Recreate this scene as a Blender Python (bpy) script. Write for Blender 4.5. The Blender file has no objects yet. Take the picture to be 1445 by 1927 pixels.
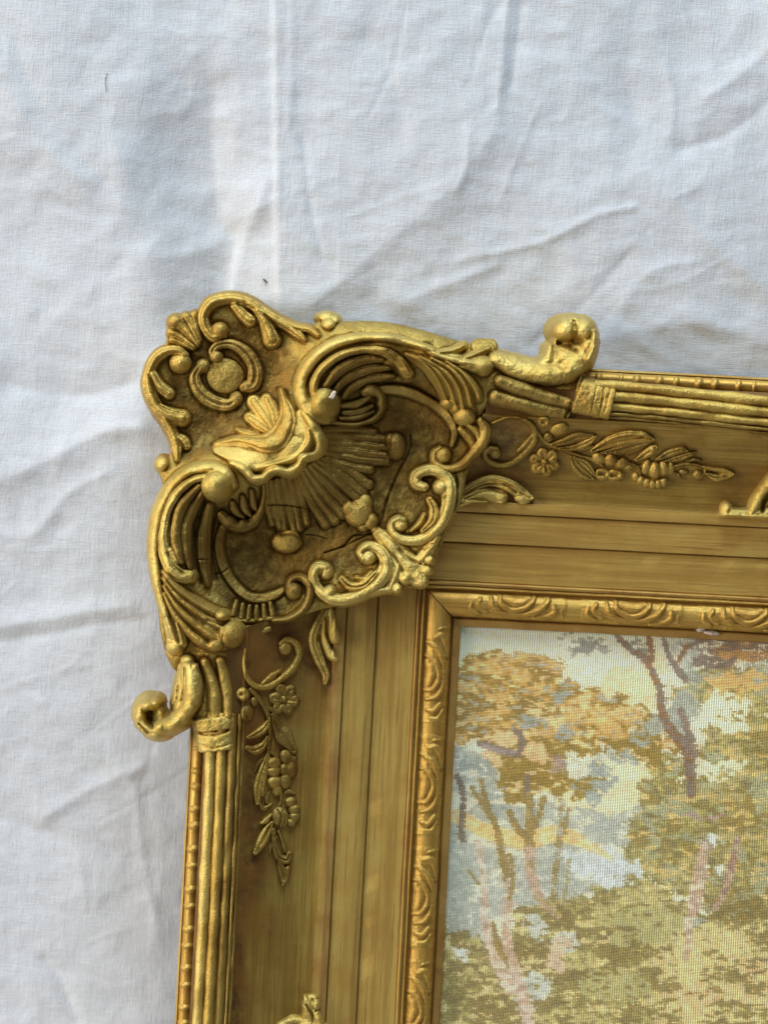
import bpy, math, random
import numpy as np
from mathutils import Matrix, Vector

random.seed(4)
rng = np.random.default_rng(11)

# ------------------------------------------------------------------ scale and axes
K = 0.00023                                  # metres per design unit (about a quarter of a millimetre)
CX, CY = 722.5, 963.5
ROLL = math.radians(3.0)
LEAN = math.atan(0.085)
UX = np.array([math.cos(ROLL), math.sin(ROLL)])      # along the top rail (y counts downwards)
VX = np.array([-math.sin(ROLL), math.cos(ROLL)])     # down the left rail
SIGHT = np.array([869.0, 1182.0])                    # inner corner of the frame opening
OPEN_W, OPEN_H = 1500.0, 1900.0                      # opening
DEPTH = 502.0                                        # rail width

def to_local(x, y, z=0.0):
    return np.stack(np.broadcast_arrays((np.asarray(x, float) - CX) * K, (CY - np.asarray(y, float)) * K, np.asarray(z, float) * K), -1)

base_px = SIGHT + UX * OPEN_W / 2 + VX * (OPEN_H + DEPTH)
ORIGIN = to_local(base_px[0], base_px[1], 0.0)       # the frame stands on this point
# the frame leans back against the hanging sheet: up the frame = (0, sin, cos), its face looks towards -Y
fu, fv = Vector((1, 0, 0)), Vector((0, math.sin(LEAN), math.cos(LEAN)))
fn = Vector((0, -math.cos(LEAN), math.sin(LEAN)))
ex = fu * math.cos(ROLL) + fv * math.sin(ROLL)
ey = -fu * math.sin(ROLL) + fv * math.cos(ROLL)
M = Matrix(((ex.x, ey.x, fn.x, 0), (ex.y, ey.y, fn.y, 0), (ex.z, ey.z, fn.z, 0.0), (0, 0, 0, 1)))

scene = bpy.context.scene
col = scene.collection

# ------------------------------------------------------------------ camera
def place(px, py, pz):
    v = to_local(px, py, pz) - ORIGIN
    return M @ Vector([float(a) for a in v.reshape(3)])
REFZ = 120.0
DIST = 1.35 / K
cam_data = bpy.data.cameras.new('camera')
cam = bpy.data.objects.new('camera', cam_data)
col.objects.link(cam)
cm = M.copy(); cm.translation = place(CX, CY, REFZ + DIST)
cam.matrix_world = cm
cam_data.sensor_fit = 'VERTICAL'; cam_data.sensor_height = 24.0
cam_data.lens = 24.0 * DIST / 1927.0
cam_data.clip_start = 0.05; cam_data.clip_end = 50
cam_data.dof.use_dof = True
cam_data.dof.focus_distance = DIST * K - 0.004
cam_data.dof.aperture_fstop = 4.5
scene.camera = cam

# ------------------------------------------------------------------ room light
world = bpy.data.worlds.new('World'); scene.world = world; world.use_nodes = True
bg = world.node_tree.nodes['Background']
bg.inputs[0].default_value = (0.95, 0.96, 1.0, 1); bg.inputs[1].default_value = 0.12

def window_light(name, frm, at, sx, sy, power, colour):
    ld = bpy.data.lights.new(name, 'AREA'); ld.shape = 'RECTANGLE'
    ld.size = sx; ld.size_y = sy; ld.energy = power; ld.color = colour
    o = bpy.data.objects.new(name, ld); col.objects.link(o)
    p = place(*frm); q = place(*at)
    o.location = p; o.rotation_euler = (q - p).to_track_quat('-Z', 'Y').to_euler()
    return o
window_light('window_light', (-9600, -600, 4300), (720, 1100, 100), 1.1, 1.5, 58.0, (1.0, 0.935, 0.845))
window_light('window_light', (700, -8600, 4200), (800, 700, 100), 1.5, 0.9, 64.0, (0.69, 0.845, 1.0))

vs = scene.view_settings
scene.display_settings.display_device = 'sRGB'
vs.view_transform = 'Standard'; vs.look = 'None'; vs.exposure = 0.48; vs.gamma = 1.0; vs.use_curve_mapping = False
scene.render.engine = 'CYCLES'

# ------------------------------------------------------------------ numeric helpers
def value_noise(x, y, seed=0):
    r = np.random.default_rng(seed); n = 128
    t = r.random((n, n))
    xi = np.floor(x).astype(int); yi = np.floor(y).astype(int)
    fx = x - xi; fy = y - yi
    fx = fx * fx * fx * (fx * (fx * 6 - 15) + 10); fy = fy * fy * fy * (fy * (fy * 6 - 15) + 10)
    a = t[xi % n, yi % n]; b = t[(xi + 1) % n, yi % n]; c = t[xi % n, (yi + 1) % n]; d = t[(xi + 1) % n, (yi + 1) % n]
    return (a + (b - a) * fx) * (1 - fy) + (c + (d - c) * fx) * fy - 0.5
def fbm(x, y, scale, octaves=3, seed=0):
    s = 0; amp = 1.0; f = 1.0 / scale
    for o in range(octaves):
        s = s + amp * value_noise(x * f + 17.3 * o, y * f + 5.1 * o, seed + o); amp *= 0.5; f *= 2.03
    return s
def smoothstep(a, b, x):
    t = np.clip((x - a) / (b - a), 0, 1); return t * t * (3 - 2 * t)
def spline(pts, n=6, closed=False):
    p = np.array(pts, float)
    if len(p) == 2: return p[0] + (p[1] - p[0]) * np.linspace(0, 1, n + 1)[:, None]
    q = np.vstack([p[-1], p, p[0], p[1]]) if closed else np.vstack([2 * p[0] - p[1], p, 2 * p[-1] - p[-2]])
    out = []
    m = len(p) if closed else len(p) - 1
    for i in range(m):
        a, b, c, d = q[i], q[i + 1], q[i + 2], q[i + 3]
        t = np.linspace(0, 1, n, endpoint=False)[:, None]
        out.append(0.5 * (2 * b + (c - a) * t + (2 * a - 5 * b + 4 * c - d) * t * t + (3 * b - a - 3 * c + d) * t ** 3))
    if not closed: out.append(p[-1:])
    return np.vstack(out)
def path_distance(X, Y, path):
    """distance to a polyline and the values carried along it"""
    best = np.full(X.shape, 1e9); vals = np.zeros(X.shape + (path.shape[1] - 2,))
    for a, b in zip(path[:-1], path[1:]):
        dx, dy = b[0] - a[0], b[1] - a[1]; L = dx * dx + dy * dy + 1e-9
        t = np.clip(((X - a[0]) * dx + (Y - a[1]) * dy) / L, 0, 1)
        d = (X - a[0] - t * dx) ** 2 + (Y - a[1] - t * dy) ** 2
        m = d < best
        best[m] = d[m]
        vals[m] = a[2:] + (b[2:] - a[2:]) * t[m][:, None]
    return np.sqrt(best), vals
def polygon_distance(X, Y, poly):
    """signed distance, positive inside"""
    best = np.full(X.shape, 1e9); inside = np.zeros(X.shape, bool)
    for a, b in zip(poly, np.roll(poly, -1, 0)):
        dx, dy = b - a; L = dx * dx + dy * dy + 1e-9
        t = np.clip(((X - a[0]) * dx + (Y - a[1]) * dy) / L, 0, 1)
        best = np.minimum(best, (X - a[0] - t * dx) ** 2 + (Y - a[1] - t * dy) ** 2)
        if a[1] != b[1]:
            c = ((a[1] > Y) != (b[1] > Y)) & (X < dx * (Y - a[1]) / (b[1] - a[1]) + a[0])
            inside ^= c
    return np.where(inside, 1, -1) * np.sqrt(best)

def link_mesh(name, verts, quads, mat, parent=None, smooth=True, tris=None, tone=None, colours=None):
    me = bpy.data.meshes.new(name)
    verts = np.asarray(verts, np.float32); quads = np.asarray(quads, np.int32).reshape(-1, 4)
    me.vertices.add(len(verts)); me.vertices.foreach_set('co', verts.ravel())
    me.loops.add(quads.size); me.loops.foreach_set('vertex_index', quads.ravel())
    me.polygons.add(len(quads)); me.polygons.foreach_set('loop_start', np.arange(0, quads.size, 4, dtype=np.int32))
    me.polygons.foreach_set('use_smooth', np.full(len(quads), smooth))
    me.update(calc_edges=True)
    if tone is not None:
        at = me.attributes.new('tone', 'FLOAT', 'POINT'); at.data.foreach_set('value', np.asarray(tone, np.float32))
    if colours is not None:
        at = me.color_attributes.new('thread', 'FLOAT_COLOR', 'POINT'); at.data.foreach_set('color', np.asarray(colours, np.float32).ravel())
    me.materials.append(mat)
    o = bpy.data.objects.new(name, me); col.objects.link(o)
    if parent is not None: o.parent = parent
    return o
def grid_quads(nr, nc):
    i = np.arange(nr * nc).reshape(nr, nc)
    return np.stack([i[:-1, :-1], i[1:, :-1], i[1:, 1:], i[:-1, 1:]], -1).reshape(-1, 4)
def frame_verts(x, y, z):
    return (to_local(x, y, z) - ORIGIN).reshape(-1, 3)
def empty(name, parent=None):
    o = bpy.data.objects.new(name, None); col.objects.link(o); o.empty_display_size = 0.02
    if parent is not None: o.parent = parent
    return o

# ------------------------------------------------------------------ materials
def node_mat(name):
    m = bpy.data.materials.new(name); m.use_nodes = True
    nt = m.node_tree; return m, nt, nt.nodes['Principled BSDF']
def gold_paint(name, gold, worn, brown, wear=0.35, metallic=0.75, rough=0.42, grain=None, bump=0.5, lump=0.00036, pit=1.0):
    """bronze paint over a tan and brown ground; grain = angle of the wood the brush followed"""
    gold, worn, brown = (tuple(a * b for a, b in zip(c_, (1.03, 0.955, 0.86))) for c_ in (gold, worn, brown))
    m, nt, bs = node_mat(name)
    N = nt.nodes.new; Lk = nt.links.new
    tc = N('ShaderNodeTexCoord'); mp = N('ShaderNodeMapping')
    Lk(tc.outputs['Object'], mp.inputs['Vector'])
    def noise(scale, detail, vec, rough_=0.55):
        n = N('ShaderNodeTexNoise'); n.inputs['Scale'].default_value = scale; n.inputs['Detail'].default_value = detail
        n.inputs['Roughness'].default_value = rough_; Lk(vec, n.inputs['Vector']); return n.outputs['Fac']
    def ramp(src, a, b):
        r = N('ShaderNodeMapRange'); r.inputs['From Min'].default_value = a; r.inputs['From Max'].default_value = b
        r.interpolation_type = 'SMOOTHSTEP'; Lk(src, r.inputs['Value']); return r.outputs['Result']
    def mix(f, a, b):
        x = N('ShaderNodeMix'); x.data_type = 'RGBA'
        if isinstance(f, float): x.inputs[0].default_value = f
        else: Lk(f, x.inputs[0])
        for k, s in ((6, a), (7, b)):
            if isinstance(s, tuple): x.inputs[k].default_value = s + (1,)
            else: Lk(s, x.inputs[k])
        return x.outputs[2]
    def math_(op, a, b):
        x = N('ShaderNodeMath'); x.operation = op
        for k, s in ((0, a), (1, b)):
            if isinstance(s, (int, float)): x.inputs[k].default_value = s
            else: Lk(s, x.inputs[k])
        return x.outputs[0]
    plain = tc.outputs['Object']
    if grain is not None:
        rot = N('ShaderNodeMapping'); rot.inputs['Rotation'].default_value = (0, 0, grain); Lk(plain, rot.inputs['Vector'])
        mp2 = N('ShaderNodeMapping'); mp2.inputs['Scale'].default_value = (26, 1000, 1000); Lk(rot.outputs[0], mp2.inputs['Vector'])
        streak = noise(1.0, 5, mp2.outputs[0], 0.65)
        mp3 = N('ShaderNodeMapping'); mp3.inputs['Scale'].default_value = (10, 230, 230); Lk(rot.outputs[0], mp3.inputs['Vector'])
        streak2 = noise(1.0, 4, mp3.outputs[0], 0.6)
    big = noise(55, 4, plain); mid = noise(240, 4, plain, 0.6); fine = noise(1400, 3, plain, 0.6)
    c = mix(ramp(big, 0.35, 0.72), gold, worn)
    wearf = ramp(math_('ADD', math_('MULTIPLY', mid, 0.6), math_('MULTIPLY', big, 0.5)), 0.78 - wear * 0.5, 1.02 - wear * 0.35)
    c = mix(math_('MULTIPLY', wearf, 0.75), c, brown)
    if grain is not None:
        c = mix(math_('MULTIPLY', ramp(streak, 0.50, 0.68), 0.58), c, brown)
        c = mix(math_('MULTIPLY', ramp(streak2, 0.42, 0.66), 0.85), c, tuple(v * 0.8 for v in worn))
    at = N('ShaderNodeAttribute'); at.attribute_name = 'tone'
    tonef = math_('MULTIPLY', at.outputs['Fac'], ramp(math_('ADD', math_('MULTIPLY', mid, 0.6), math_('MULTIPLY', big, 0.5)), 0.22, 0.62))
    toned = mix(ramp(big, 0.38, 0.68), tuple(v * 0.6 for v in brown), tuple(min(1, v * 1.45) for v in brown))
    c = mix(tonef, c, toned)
    Lk(c, bs.inputs['Base Color'])
    met = math_('SUBTRACT', metallic, math_('MULTIPLY', tonef, 0.25))
    Lk(met, bs.inputs['Metallic']); bs.inputs['Specular IOR Level'].default_value = 0.18
    rg = N('ShaderNodeMapRange'); rg.inputs['To Min'].default_value = rough - 0.08; rg.inputs['To Max'].default_value = rough + 0.16
    Lk(mid, rg.inputs['Value']); Lk(rg.outputs[0], bs.inputs['Roughness'])
    b1 = N('ShaderNodeBump'); b1.inputs['Strength'].default_value = bump; b1.inputs['Distance'].default_value = lump
    Lk(mid, b1.inputs['Height'])
    b2 = N('ShaderNodeBump'); b2.inputs['Strength'].default_value = bump * pit; b2.inputs['Distance'].default_value = 0.00026
    Lk(fine, b2.inputs['Height']); Lk(b1.outputs[0], b2.inputs['Normal'])
    out = b2.outputs[0]
    if grain is not None:
        b3 = N('ShaderNodeBump'); b3.inputs['Strength'].default_value = 0.55; b3.inputs['Distance'].default_value = 0.00022
        Lk(streak, b3.inputs['Height']); Lk(out, b3.inputs['Normal']); out = b3.outputs[0]
    Lk(out, bs.inputs['Normal'])
    return m
GOLD, WORN, BROWN = (0.49, 0.36, 0.098), (0.39, 0.25, 0.058), (0.105, 0.055, 0.013)
MAT = {}
MAT['bright'] = gold_paint('bright_bronze_paint', (0.58, 0.465, 0.155), (0.46, 0.335, 0.085), (0.17, 0.095, 0.022), 0.36, 0.88, 0.44, None, 1.0, pit=1.8)
MAT['gold'] = gold_paint('bronze_paint', GOLD, WORN, BROWN, 0.46, 0.87, 0.44, None, 1.0, pit=1.8)
MAT['dull'] = gold_paint('dull_bronze_paint', (0.34, 0.245, 0.068), (0.25, 0.155, 0.036), BROWN, 0.50, 0.84, 0.44, None, 1.0, pit=1.5)
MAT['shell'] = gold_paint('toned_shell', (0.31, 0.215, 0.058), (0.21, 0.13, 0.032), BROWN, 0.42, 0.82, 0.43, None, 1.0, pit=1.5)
MAT['ground'] = gold_paint('toned_ground', (0.40, 0.30, 0.082), (0.32, 0.215, 0.05), (0.155, 0.092, 0.019), 0.40, 0.86, 0.44, None, 1.0, pit=1.8)
MAT['tan'] = gold_paint('worn_tan_paint', (0.42, 0.265, 0.075), (0.34, 0.19, 0.05), BROWN, 0.38, 0.4, 0.45, None, 0.7)
MAT['dark'] = gold_paint('brown_toning', (0.12, 0.064, 0.017), (0.17, 0.095, 0.026), (0.05, 0.026, 0.008), 0.4, 0.35, 0.5)
for key, ang in (('top', ROLL), ('left', ROLL + math.pi / 2)):
    MAT['flat_' + key] = gold_paint('brushed_gilt_' + key, (0.52, 0.365, 0.10), (0.46, 0.285, 0.07), (0.17, 0.088, 0.026), 0.26, 0.34, 0.42, ang, 0.45)
    MAT['bole_' + key] = gold_paint('gilt_worn_to_bole_' + key, (0.48, 0.335, 0.095), (0.38, 0.20, 0.06), (0.17, 0.075, 0.026), 0.42, 0.34, 0.42, ang, 0.45)
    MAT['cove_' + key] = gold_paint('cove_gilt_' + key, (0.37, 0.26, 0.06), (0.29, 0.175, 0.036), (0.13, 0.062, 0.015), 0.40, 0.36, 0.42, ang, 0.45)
    MAT['mould_' + key] = gold_paint('moulding_gilt_' + key, (0.50, 0.345, 0.085), (0.45, 0.26, 0.055), (0.17, 0.085, 0.022), 0.34, 0.5, 0.43, ang, 0.6)
m_, nt_, bs_ = node_mat('bare_plaster')
n_ = nt_.nodes.new('ShaderNodeTexNoise'); n_.inputs['Scale'].default_value = 900; r_ = nt_.nodes.new('ShaderNodeValToRGB')
r_.color_ramp.elements[0].color = (0.30, 0.10, 0.06, 1); r_.color_ramp.elements[1].color = (0.62, 0.54, 0.42, 1); r_.color_ramp.elements[0].position = 0.36; r_.color_ramp.elements[1].position = 0.5
nt_.links.new(n_.outputs['Fac'], r_.inputs[0]); nt_.links.new(r_.outputs[0], bs_.inputs['Base Color']); bs_.inputs['Roughness'].default_value = 0.8
MAT['plaster'] = m_

def thread_material():
    m, nt, bs = node_mat('woven_tapestry_threads')
    N = nt.nodes.new; Lk = nt.links.new
    a = N('ShaderNodeAttribute'); a.attribute_name = 'thread'
    tc = N('ShaderNodeTexCoord'); n = N('ShaderNodeTexNoise'); n.inputs['Scale'].default_value = 3000; n.inputs['Detail'].default_value = 2
    Lk(tc.outputs['Object'], n.inputs['Vector'])
    hv = N('ShaderNodeHueSaturation'); Lk(a.outputs['Color'], hv.inputs['Color'])
    r = N('ShaderNodeMapRange'); r.inputs['To Min'].default_value = 0.75; r.inputs['To Max'].default_value = 1.25
    Lk(n.outputs['Fac'], r.inputs['Value']); Lk(r.outputs[0], hv.inputs['Value'])
    Lk(hv.outputs[0], bs.inputs['Base Color'])
    bs.inputs['Roughness'].default_value = 0.8; bs.inputs['Sheen Weight'].default_value = 0.15
    b = N('ShaderNodeBump'); b.inputs['Strength'].default_value = 0.4; b.inputs['Distance'].default_value = 0.0002
    Lk(n.outputs['Fac'], b.inputs['Height']); Lk(b.outputs[0], bs.inputs['Normal'])
    return m
def sheet_material():
    m, nt, bs = node_mat('white_cotton_weave')
    N = nt.nodes.new; Lk = nt.links.new
    tc = N('ShaderNodeTexCoord')
    def stretched(sx, sz, scale, detail):
        mp = N('ShaderNodeMapping'); mp.inputs['Scale'].default_value = (sx, 1, sz); mp.inputs['Rotation'].default_value = (0, math.radians(2), 0)
        Lk(tc.outputs['Object'], mp.inputs['Vector'])
        n = N('ShaderNodeTexNoise'); n.inputs['Scale'].default_value = scale; n.inputs['Detail'].default_value = detail; n.inputs['Roughness'].default_value = 0.6
        Lk(mp.outputs[0], n.inputs['Vector']); return n.outputs['Fac']
    warp = stretched(1.0, 0.10, 1700, 2); weft = stretched(0.10, 1.0, 1700, 2)
    slub = stretched(1.0, 0.03, 600, 2); soft = stretched(1, 1, 300, 3)
    ad = N('ShaderNodeMath'); ad.operation = 'ADD'; Lk(warp, ad.inputs[0]); Lk(weft, ad.inputs[1])
    ad2 = N('ShaderNodeMath'); ad2.operation = 'MULTIPLY_ADD'; Lk(slub, ad2.inputs[0]); ad2.inputs[1].default_value = 0.5; Lk(ad.outputs[0], ad2.inputs[2])
    cr = N('ShaderNodeMapRange'); cr.inputs['From Min'].default_value = 0.75; cr.inputs['From Max'].default_value = 1.7
    Lk(ad2.outputs[0], cr.inputs['Value'])
    mx = N('ShaderNodeMix'); mx.data_type = 'RGBA'; Lk(cr.outputs[0], mx.inputs[0])
    mx.inputs[6].default_value = (0.505, 0.51, 0.52, 1); mx.inputs[7].default_value = (0.60, 0.604, 0.612, 1)
    Lk(mx.outputs[2], bs.inputs['Base Color'])
    bs.inputs['Roughness'].default_value = 0.85; bs.inputs['Sheen Weight'].default_value = 0.1
    b = N('ShaderNodeBump'); b.inputs['Strength'].default_value = 0.6; b.inputs['Distance'].default_value = 0.0003
    Lk(ad2.outputs[0], b.inputs['Height'])
    b2 = N('ShaderNodeBump'); b2.inputs['Strength'].default_value = 0.22; b2.inputs['Distance'].default_value = 0.0005
    Lk(soft, b2.inputs['Height']); Lk(b.outputs[0], b2.inputs['Normal']); Lk(b2.outputs[0], bs.inputs['Normal'])
    return m
MAT['thread'] = thread_material(); MAT['sheet'] = sheet_material()
m_, nt_, bs_ = node_mat('dark_hair'); bs_.inputs['Base Color'].default_value = (0.05, 0.04, 0.04, 1); MAT['hair'] = m_

# ------------------------------------------------------------------ the hanging sheet
top_back = place(*(SIGHT + UX * OPEN_W / 2 - VX * DEPTH), 0.0)
WALL_Y = top_back.y + 0.0035
CREASES = [  # soft folds and creases of the cloth: points (x, y, half width), height, sharpness
    ([(514, -60, 10), (517, 200, 9), (519, 420, 9), (522, 640, 10)], 7.0, 'step'),
    ([(548, -40, 9), (546, 120, 8), (540, 230, 6)], 2.6, 'ridge'),
    ([(568, 250, 12), (580, 360, 11), (606, 480, 9)], -3.6, 'ridge'),
    ([(396, 40, 70), (394, 180, 66), (392, 290, 80), (406, 400, 76), (432, 448, 70), (422, 520, 70), (418, 660, 70)], 40, 'valley'),
    ([(300, 250, 60), (250, 420, 70), (190, 520, 60)], -6, 'ridge'),
    ([(500, 330, 28), (455, 440, 26), (430, 540, 26)], 8, 'ridge'),
    ([(960, -40, 20), (950, 80, 18), (940, 190, 14)], 5.5, 'ridge'),
    ([(985, 0, 16), (965, 150, 16)], -4, 'ridge'),
    ([(886, 235, 9), (880, 300, 9), (862, 345, 8)], 3.0, 'ridge'),
    ([(870, 480, 16), (960, 462, 15), (1040, 440, 14), (1130, 395, 12), (1200, 380, 10)], 5.0, 'ridge'),
    ([(760, 560, 26), (860, 520, 22), (940, 490, 20)], 6.0, 'ridge'),
    ([(590, 560, 40), (700, 470, 50), (830, 360, 60), (930, 240, 50)], 9, 'ridge'),
    ([(1200, 0, 60), (1190, 140, 70), (1210, 240, 60)], -9, 'ridge'),
    ([(1260, 110, 16), (1275, 170, 14), (1270, 240, 14)], 4.0, 'ridge'),
    ([(1500, 40, 30), (1400, 130, 26), (1340, 170, 20)], 6.5, 'ridge'),
    ([(1500, 150, 26), (1380, 240, 24), (1290, 270, 18)], -6, 'ridge'),
    ([(1480, 560, 30), (1340, 440, 30), (1250, 330, 26)], 5, 'ridge'),
    ([(1180, 560, 16), (1240, 500, 15), (1330, 480, 14)], 3.5, 'ridge'),
    ([(1010, 640, 20), (1110, 560, 20), (1190, 470, 16)], -4, 'ridge'),
    ([(-40, 1218, 20), (90, 1196, 18), (170, 1180, 18), (260, 1172, 14)], -5.0, 'ridge'),
    ([(-40, 1190, 26), (100, 1165, 26), (230, 1145, 22)], 7, 'ridge'),
    ([(-40, 910, 50), (80, 860, 46), (180, 810, 40), (250, 800, 30)], 13, 'ridge'),
    ([(-40, 1010, 30), (40, 1010, 26), (110, 930, 24), (180, 890, 20)], 6, 'ridge'),
    ([(0, 720, 40), (120, 740, 36), (230, 720, 30)], -8, 'ridge'),
    ([(60, 1330, 16), (150, 1420, 14), (230, 1480, 12)], 4.0, 'ridge'),
    ([(60, 1560, 22), (160, 1500, 22), (250, 1460, 18)], 6, 'ridge'),
    ([(-40, 1560, 40), (100, 1600, 40), (260, 1640, 40)], -7, 'ridge'),
    ([(60, 1840, 16), (90, 1880, 18), (120, 1960, 20)], -6, 'ridge'),
    ([(240, 1500, 16), (252, 1640, 14), (280, 1780, 14)], 3.0, 'ridge'),
    ([(-20, 120, 50), (70, 260, 50), (150, 330, 40)], 8, 'ridge'),
    ([(20, 60, 30), (60, 170, 30), (190, 330, 26)], -5, 'ridge'),
    ([(690, 60, 40), (740, 140, 40), (760, 260, 40)], -5, 'ridge'),
    ([(1100, 640, 40), (1300, 600, 40), (1480, 640, 40)], 6, 'ridge'),
]
crng = np.random.default_rng(77)
for k in range(42):                                   # fine short creases
    zone = k % 5
    cx_, cy_ = [(crng.uniform(-80, 330), crng.uniform(600, 1950)), (crng.uniform(-80, 420), crng.uniform(0, 700)), (crng.uniform(560, 1500), crng.uniform(300, 700)), (crng.uniform(560, 1500), crng.uniform(-50, 400)), (crng.uniform(-80, 300), crng.uniform(1100, 1950))][zone]
    ang_ = crng.normal([-0.45, -0.5, -0.5, -0.9, -0.3][zone], 0.55); L_ = crng.uniform(35, 120); bend_ = crng.uniform(-16, 16)
    dx_, dy_ = math.cos(ang_) * L_, math.sin(ang_) * L_
    CREASES.append(([(cx_ - dx_, cy_ - dy_, 3), (cx_ - dy_ * bend_ / L_, cy_ + dx_ * bend_ / L_, crng.uniform(6, 11)), (cx_ + dx_, cy_ + dy_, 3)], crng.choice([-1, 1]) * crng.uniform(0.7, 1.9), 'ridge'))
def sheet_relief(x, y):
    z = 18 * fbm(x, y * 0.8, 420, 2, 31) + 3.5 * fbm(x + 0.4 * y, y - 0.2 * x, 170, 3, 41) + 2.0 * fbm(x + 0.6 * y, (y - 0.5 * x) * 1.7, 62, 3, 51)
    z = z - 3.0 * np.abs(fbm(x * 0.9 + 0.5 * y, y - 0.6 * x, 150, 2, 61)) - 3.0 * np.abs(fbm(x, y, 80, 2, 71))
    vis = (x > -300) & (x < 1800) & (y > -300) & (y < 2300)
    for pts, h, kind in CREASES:
        h = h * (1.0 if kind == 'valley' else 0.66)
        path = spline(pts, 5)
        m = vis & (x > path[:, 0].min() - 200) & (x < path[:, 0].max() + 200) & (y > path[:, 1].min() - 160) & (y < path[:, 1].max() + 160)
        if not m.any(): continue
        xm, ym = x[m], y[m]
        d, v = path_distance(xm, ym, path)
        w = v[:, 0]
        if kind == 'valley':                         # cloth sinks gently from one side and rises sharply on the other
            side = np.sign(xm - np.interp(ym, path[:, 1], path[:, 0])); ends = smoothstep(path[0, 1], path[0, 1] + 280, ym) * (1 - smoothstep(path[-1, 1] - 60, path[-1, 1] + 40, ym))
            z[m] -= h * ends * np.where(side > 0, np.exp(-(d / w) ** 1.3), smoothstep(0, 1, np.clip(1 - d / 190, 0, 1)))
        elif kind == 'ridge': z[m] += h * np.exp(-(d / (w * 0.8)) ** 1.35)
        else:                                        # a pressed fold: one side stands proud
            side = np.sign(xm - np.interp(ym, path[:, 1], path[:, 0])) if path[-1, 1] > path[0, 1] else 1
            z[m] += h * np.where(side > 0, np.exp(-(d / (w * 5))), np.exp(-(d / (w * 0.7)) ** 1.5))
    return z
def sheet_limit(x, y):
    return np.interp(y, [470, 610], [40.0, 8.0]) + np.clip(y - 700, 0, None) * 0.075 + np.clip(300 - x, 0, 300) * 0.15
def build_sheet():
    fx = np.concatenate([np.arange(-2600, -300, 60), np.arange(-300, 1750, 5.0), np.arange(1750, 4300, 60)])
    fy = np.concatenate([np.arange(-1400, -250, 50), np.arange(-250, 2250, 5.0), np.arange(2250, 3560, 40)])
    X, Y = np.meshgrid(fx, fy)
    base = np.array(place(CX, CY, -100.0))
    wx = base[0] + (X - CX) * K
    wz = base[2] - (Y - CY) * K
    Mi = M.inverted()
    # where those cloth points lie in the frame's own plan, so that folds keep their place beside it
    n = X.size
    W = np.stack([wx.ravel(), np.full(n, WALL_Y), wz.ravel()], 1)
    R = np.array(Mi.to_3x3()); Lc = W @ R.T + ORIGIN
    px = Lc[:, 0] / K + CX; py = CY - Lc[:, 1] / K
    rel = sheet_relief(px, py).reshape(X.shape)
    rel = np.minimum(rel, sheet_limit(px, py).reshape(X.shape))
    wy = WALL_Y - rel * K
    rows = [np.stack([wx, wy, wz], -1)]
    # it turns onto the floor in a soft curve and runs forward under the frame
    z0 = wz[-1, 0]
    rad = 0.045; zl = rad
    a = np.linspace(0, math.pi / 2, 7)[0:]
    cur = [np.stack([wx[0], np.full(len(fx), WALL_Y + 0.02 + 0 * t - rad * (1 - math.cos(t)) ), np.full(len(fx), rad * (1 - math.sin(t)) - 0.004)], -1) for t in a]
    fl = [np.stack([wx[0], np.full(len(fx), WALL_Y + 0.02 - rad - s), np.full(len(fx), -0.004) + 0.0015 * fbm(fx, np.full(len(fx), s * 4000), 300, 2, 5)], -1) for s in np.linspace(0.03, 0.9, 24)]
    keep = wz[:, 0] > rad + 0.02
    V = np.concatenate([rows[0][keep], np.array(cur), np.array(fl)], 0)
    o = link_mesh('bed_sheet', V.reshape(-1, 3), grid_quads(V.shape[0], V.shape[1])[:, ::-1], MAT['sheet'])
    o['label'] = 'white crumpled cotton sheet with pressed creases hanging behind the gilded frame'; o['category'] = 'sheet'
    return o
build_sheet()

# ------------------------------------------------------------------ the frame
frame = empty('picture_frame'); frame.matrix_world = M
frame['label'] = 'ornate gilded picture frame with scrolled corner cartouche, leaning on white sheet'
frame['category'] = 'picture frame'

# section of a rail: distance out from the opening -> height
SECT = np.array([(0, 20), (0.3, 38), (2, 41), (13, 43), (15.5, 41), (16.5, 36), (18, 40), (22, 50), (28, 57), (36, 61.5), (44, 63), (52, 62), (60, 58), (66, 52), (69, 49),
    (70, 55), (73, 60), (76, 59), (77.5, 56), (79, 60), (83, 63), (85, 61), (86, 56), (88, 58.5), (120, 62), (157, 66), (158.6, 65), (159.2, 58), (160.8, 58), (161.4, 69.5), (163, 71),
    (190, 74), (215, 78), (216.6, 77), (217.2, 70), (218.8, 70), (219.4, 82), (221, 83), (238, 86), (240, 85.5), (241, 81), (244, 79.5), (258, 78.5), (275, 79), (292, 82), (310, 87.5), (330, 96),
    (350, 107.5), (368, 120), (382, 131), (392, 140), (398, 145), (399, 150), (402, 151.5), (404, 149), (405, 147), (408, 146), (424, 151), (440, 154), (456, 151), (471, 143), (472, 137), (472.5, 96), (474, 95), (497, 96), (498, 100), (501, 99), (502, 92), (502, 0)])
def rail_height(x, y):
    dx, dy = x - SIGHT[0], y - SIGHT[1]
    dt = -(dx * VX[0] + dy * VX[1]); dl = -(dx * UX[0] + dy * UX[1])
    d = np.maximum(dt, dl)
    return np.interp(d, SECT[:, 0], SECT[:, 1], left=33, right=60)
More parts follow.
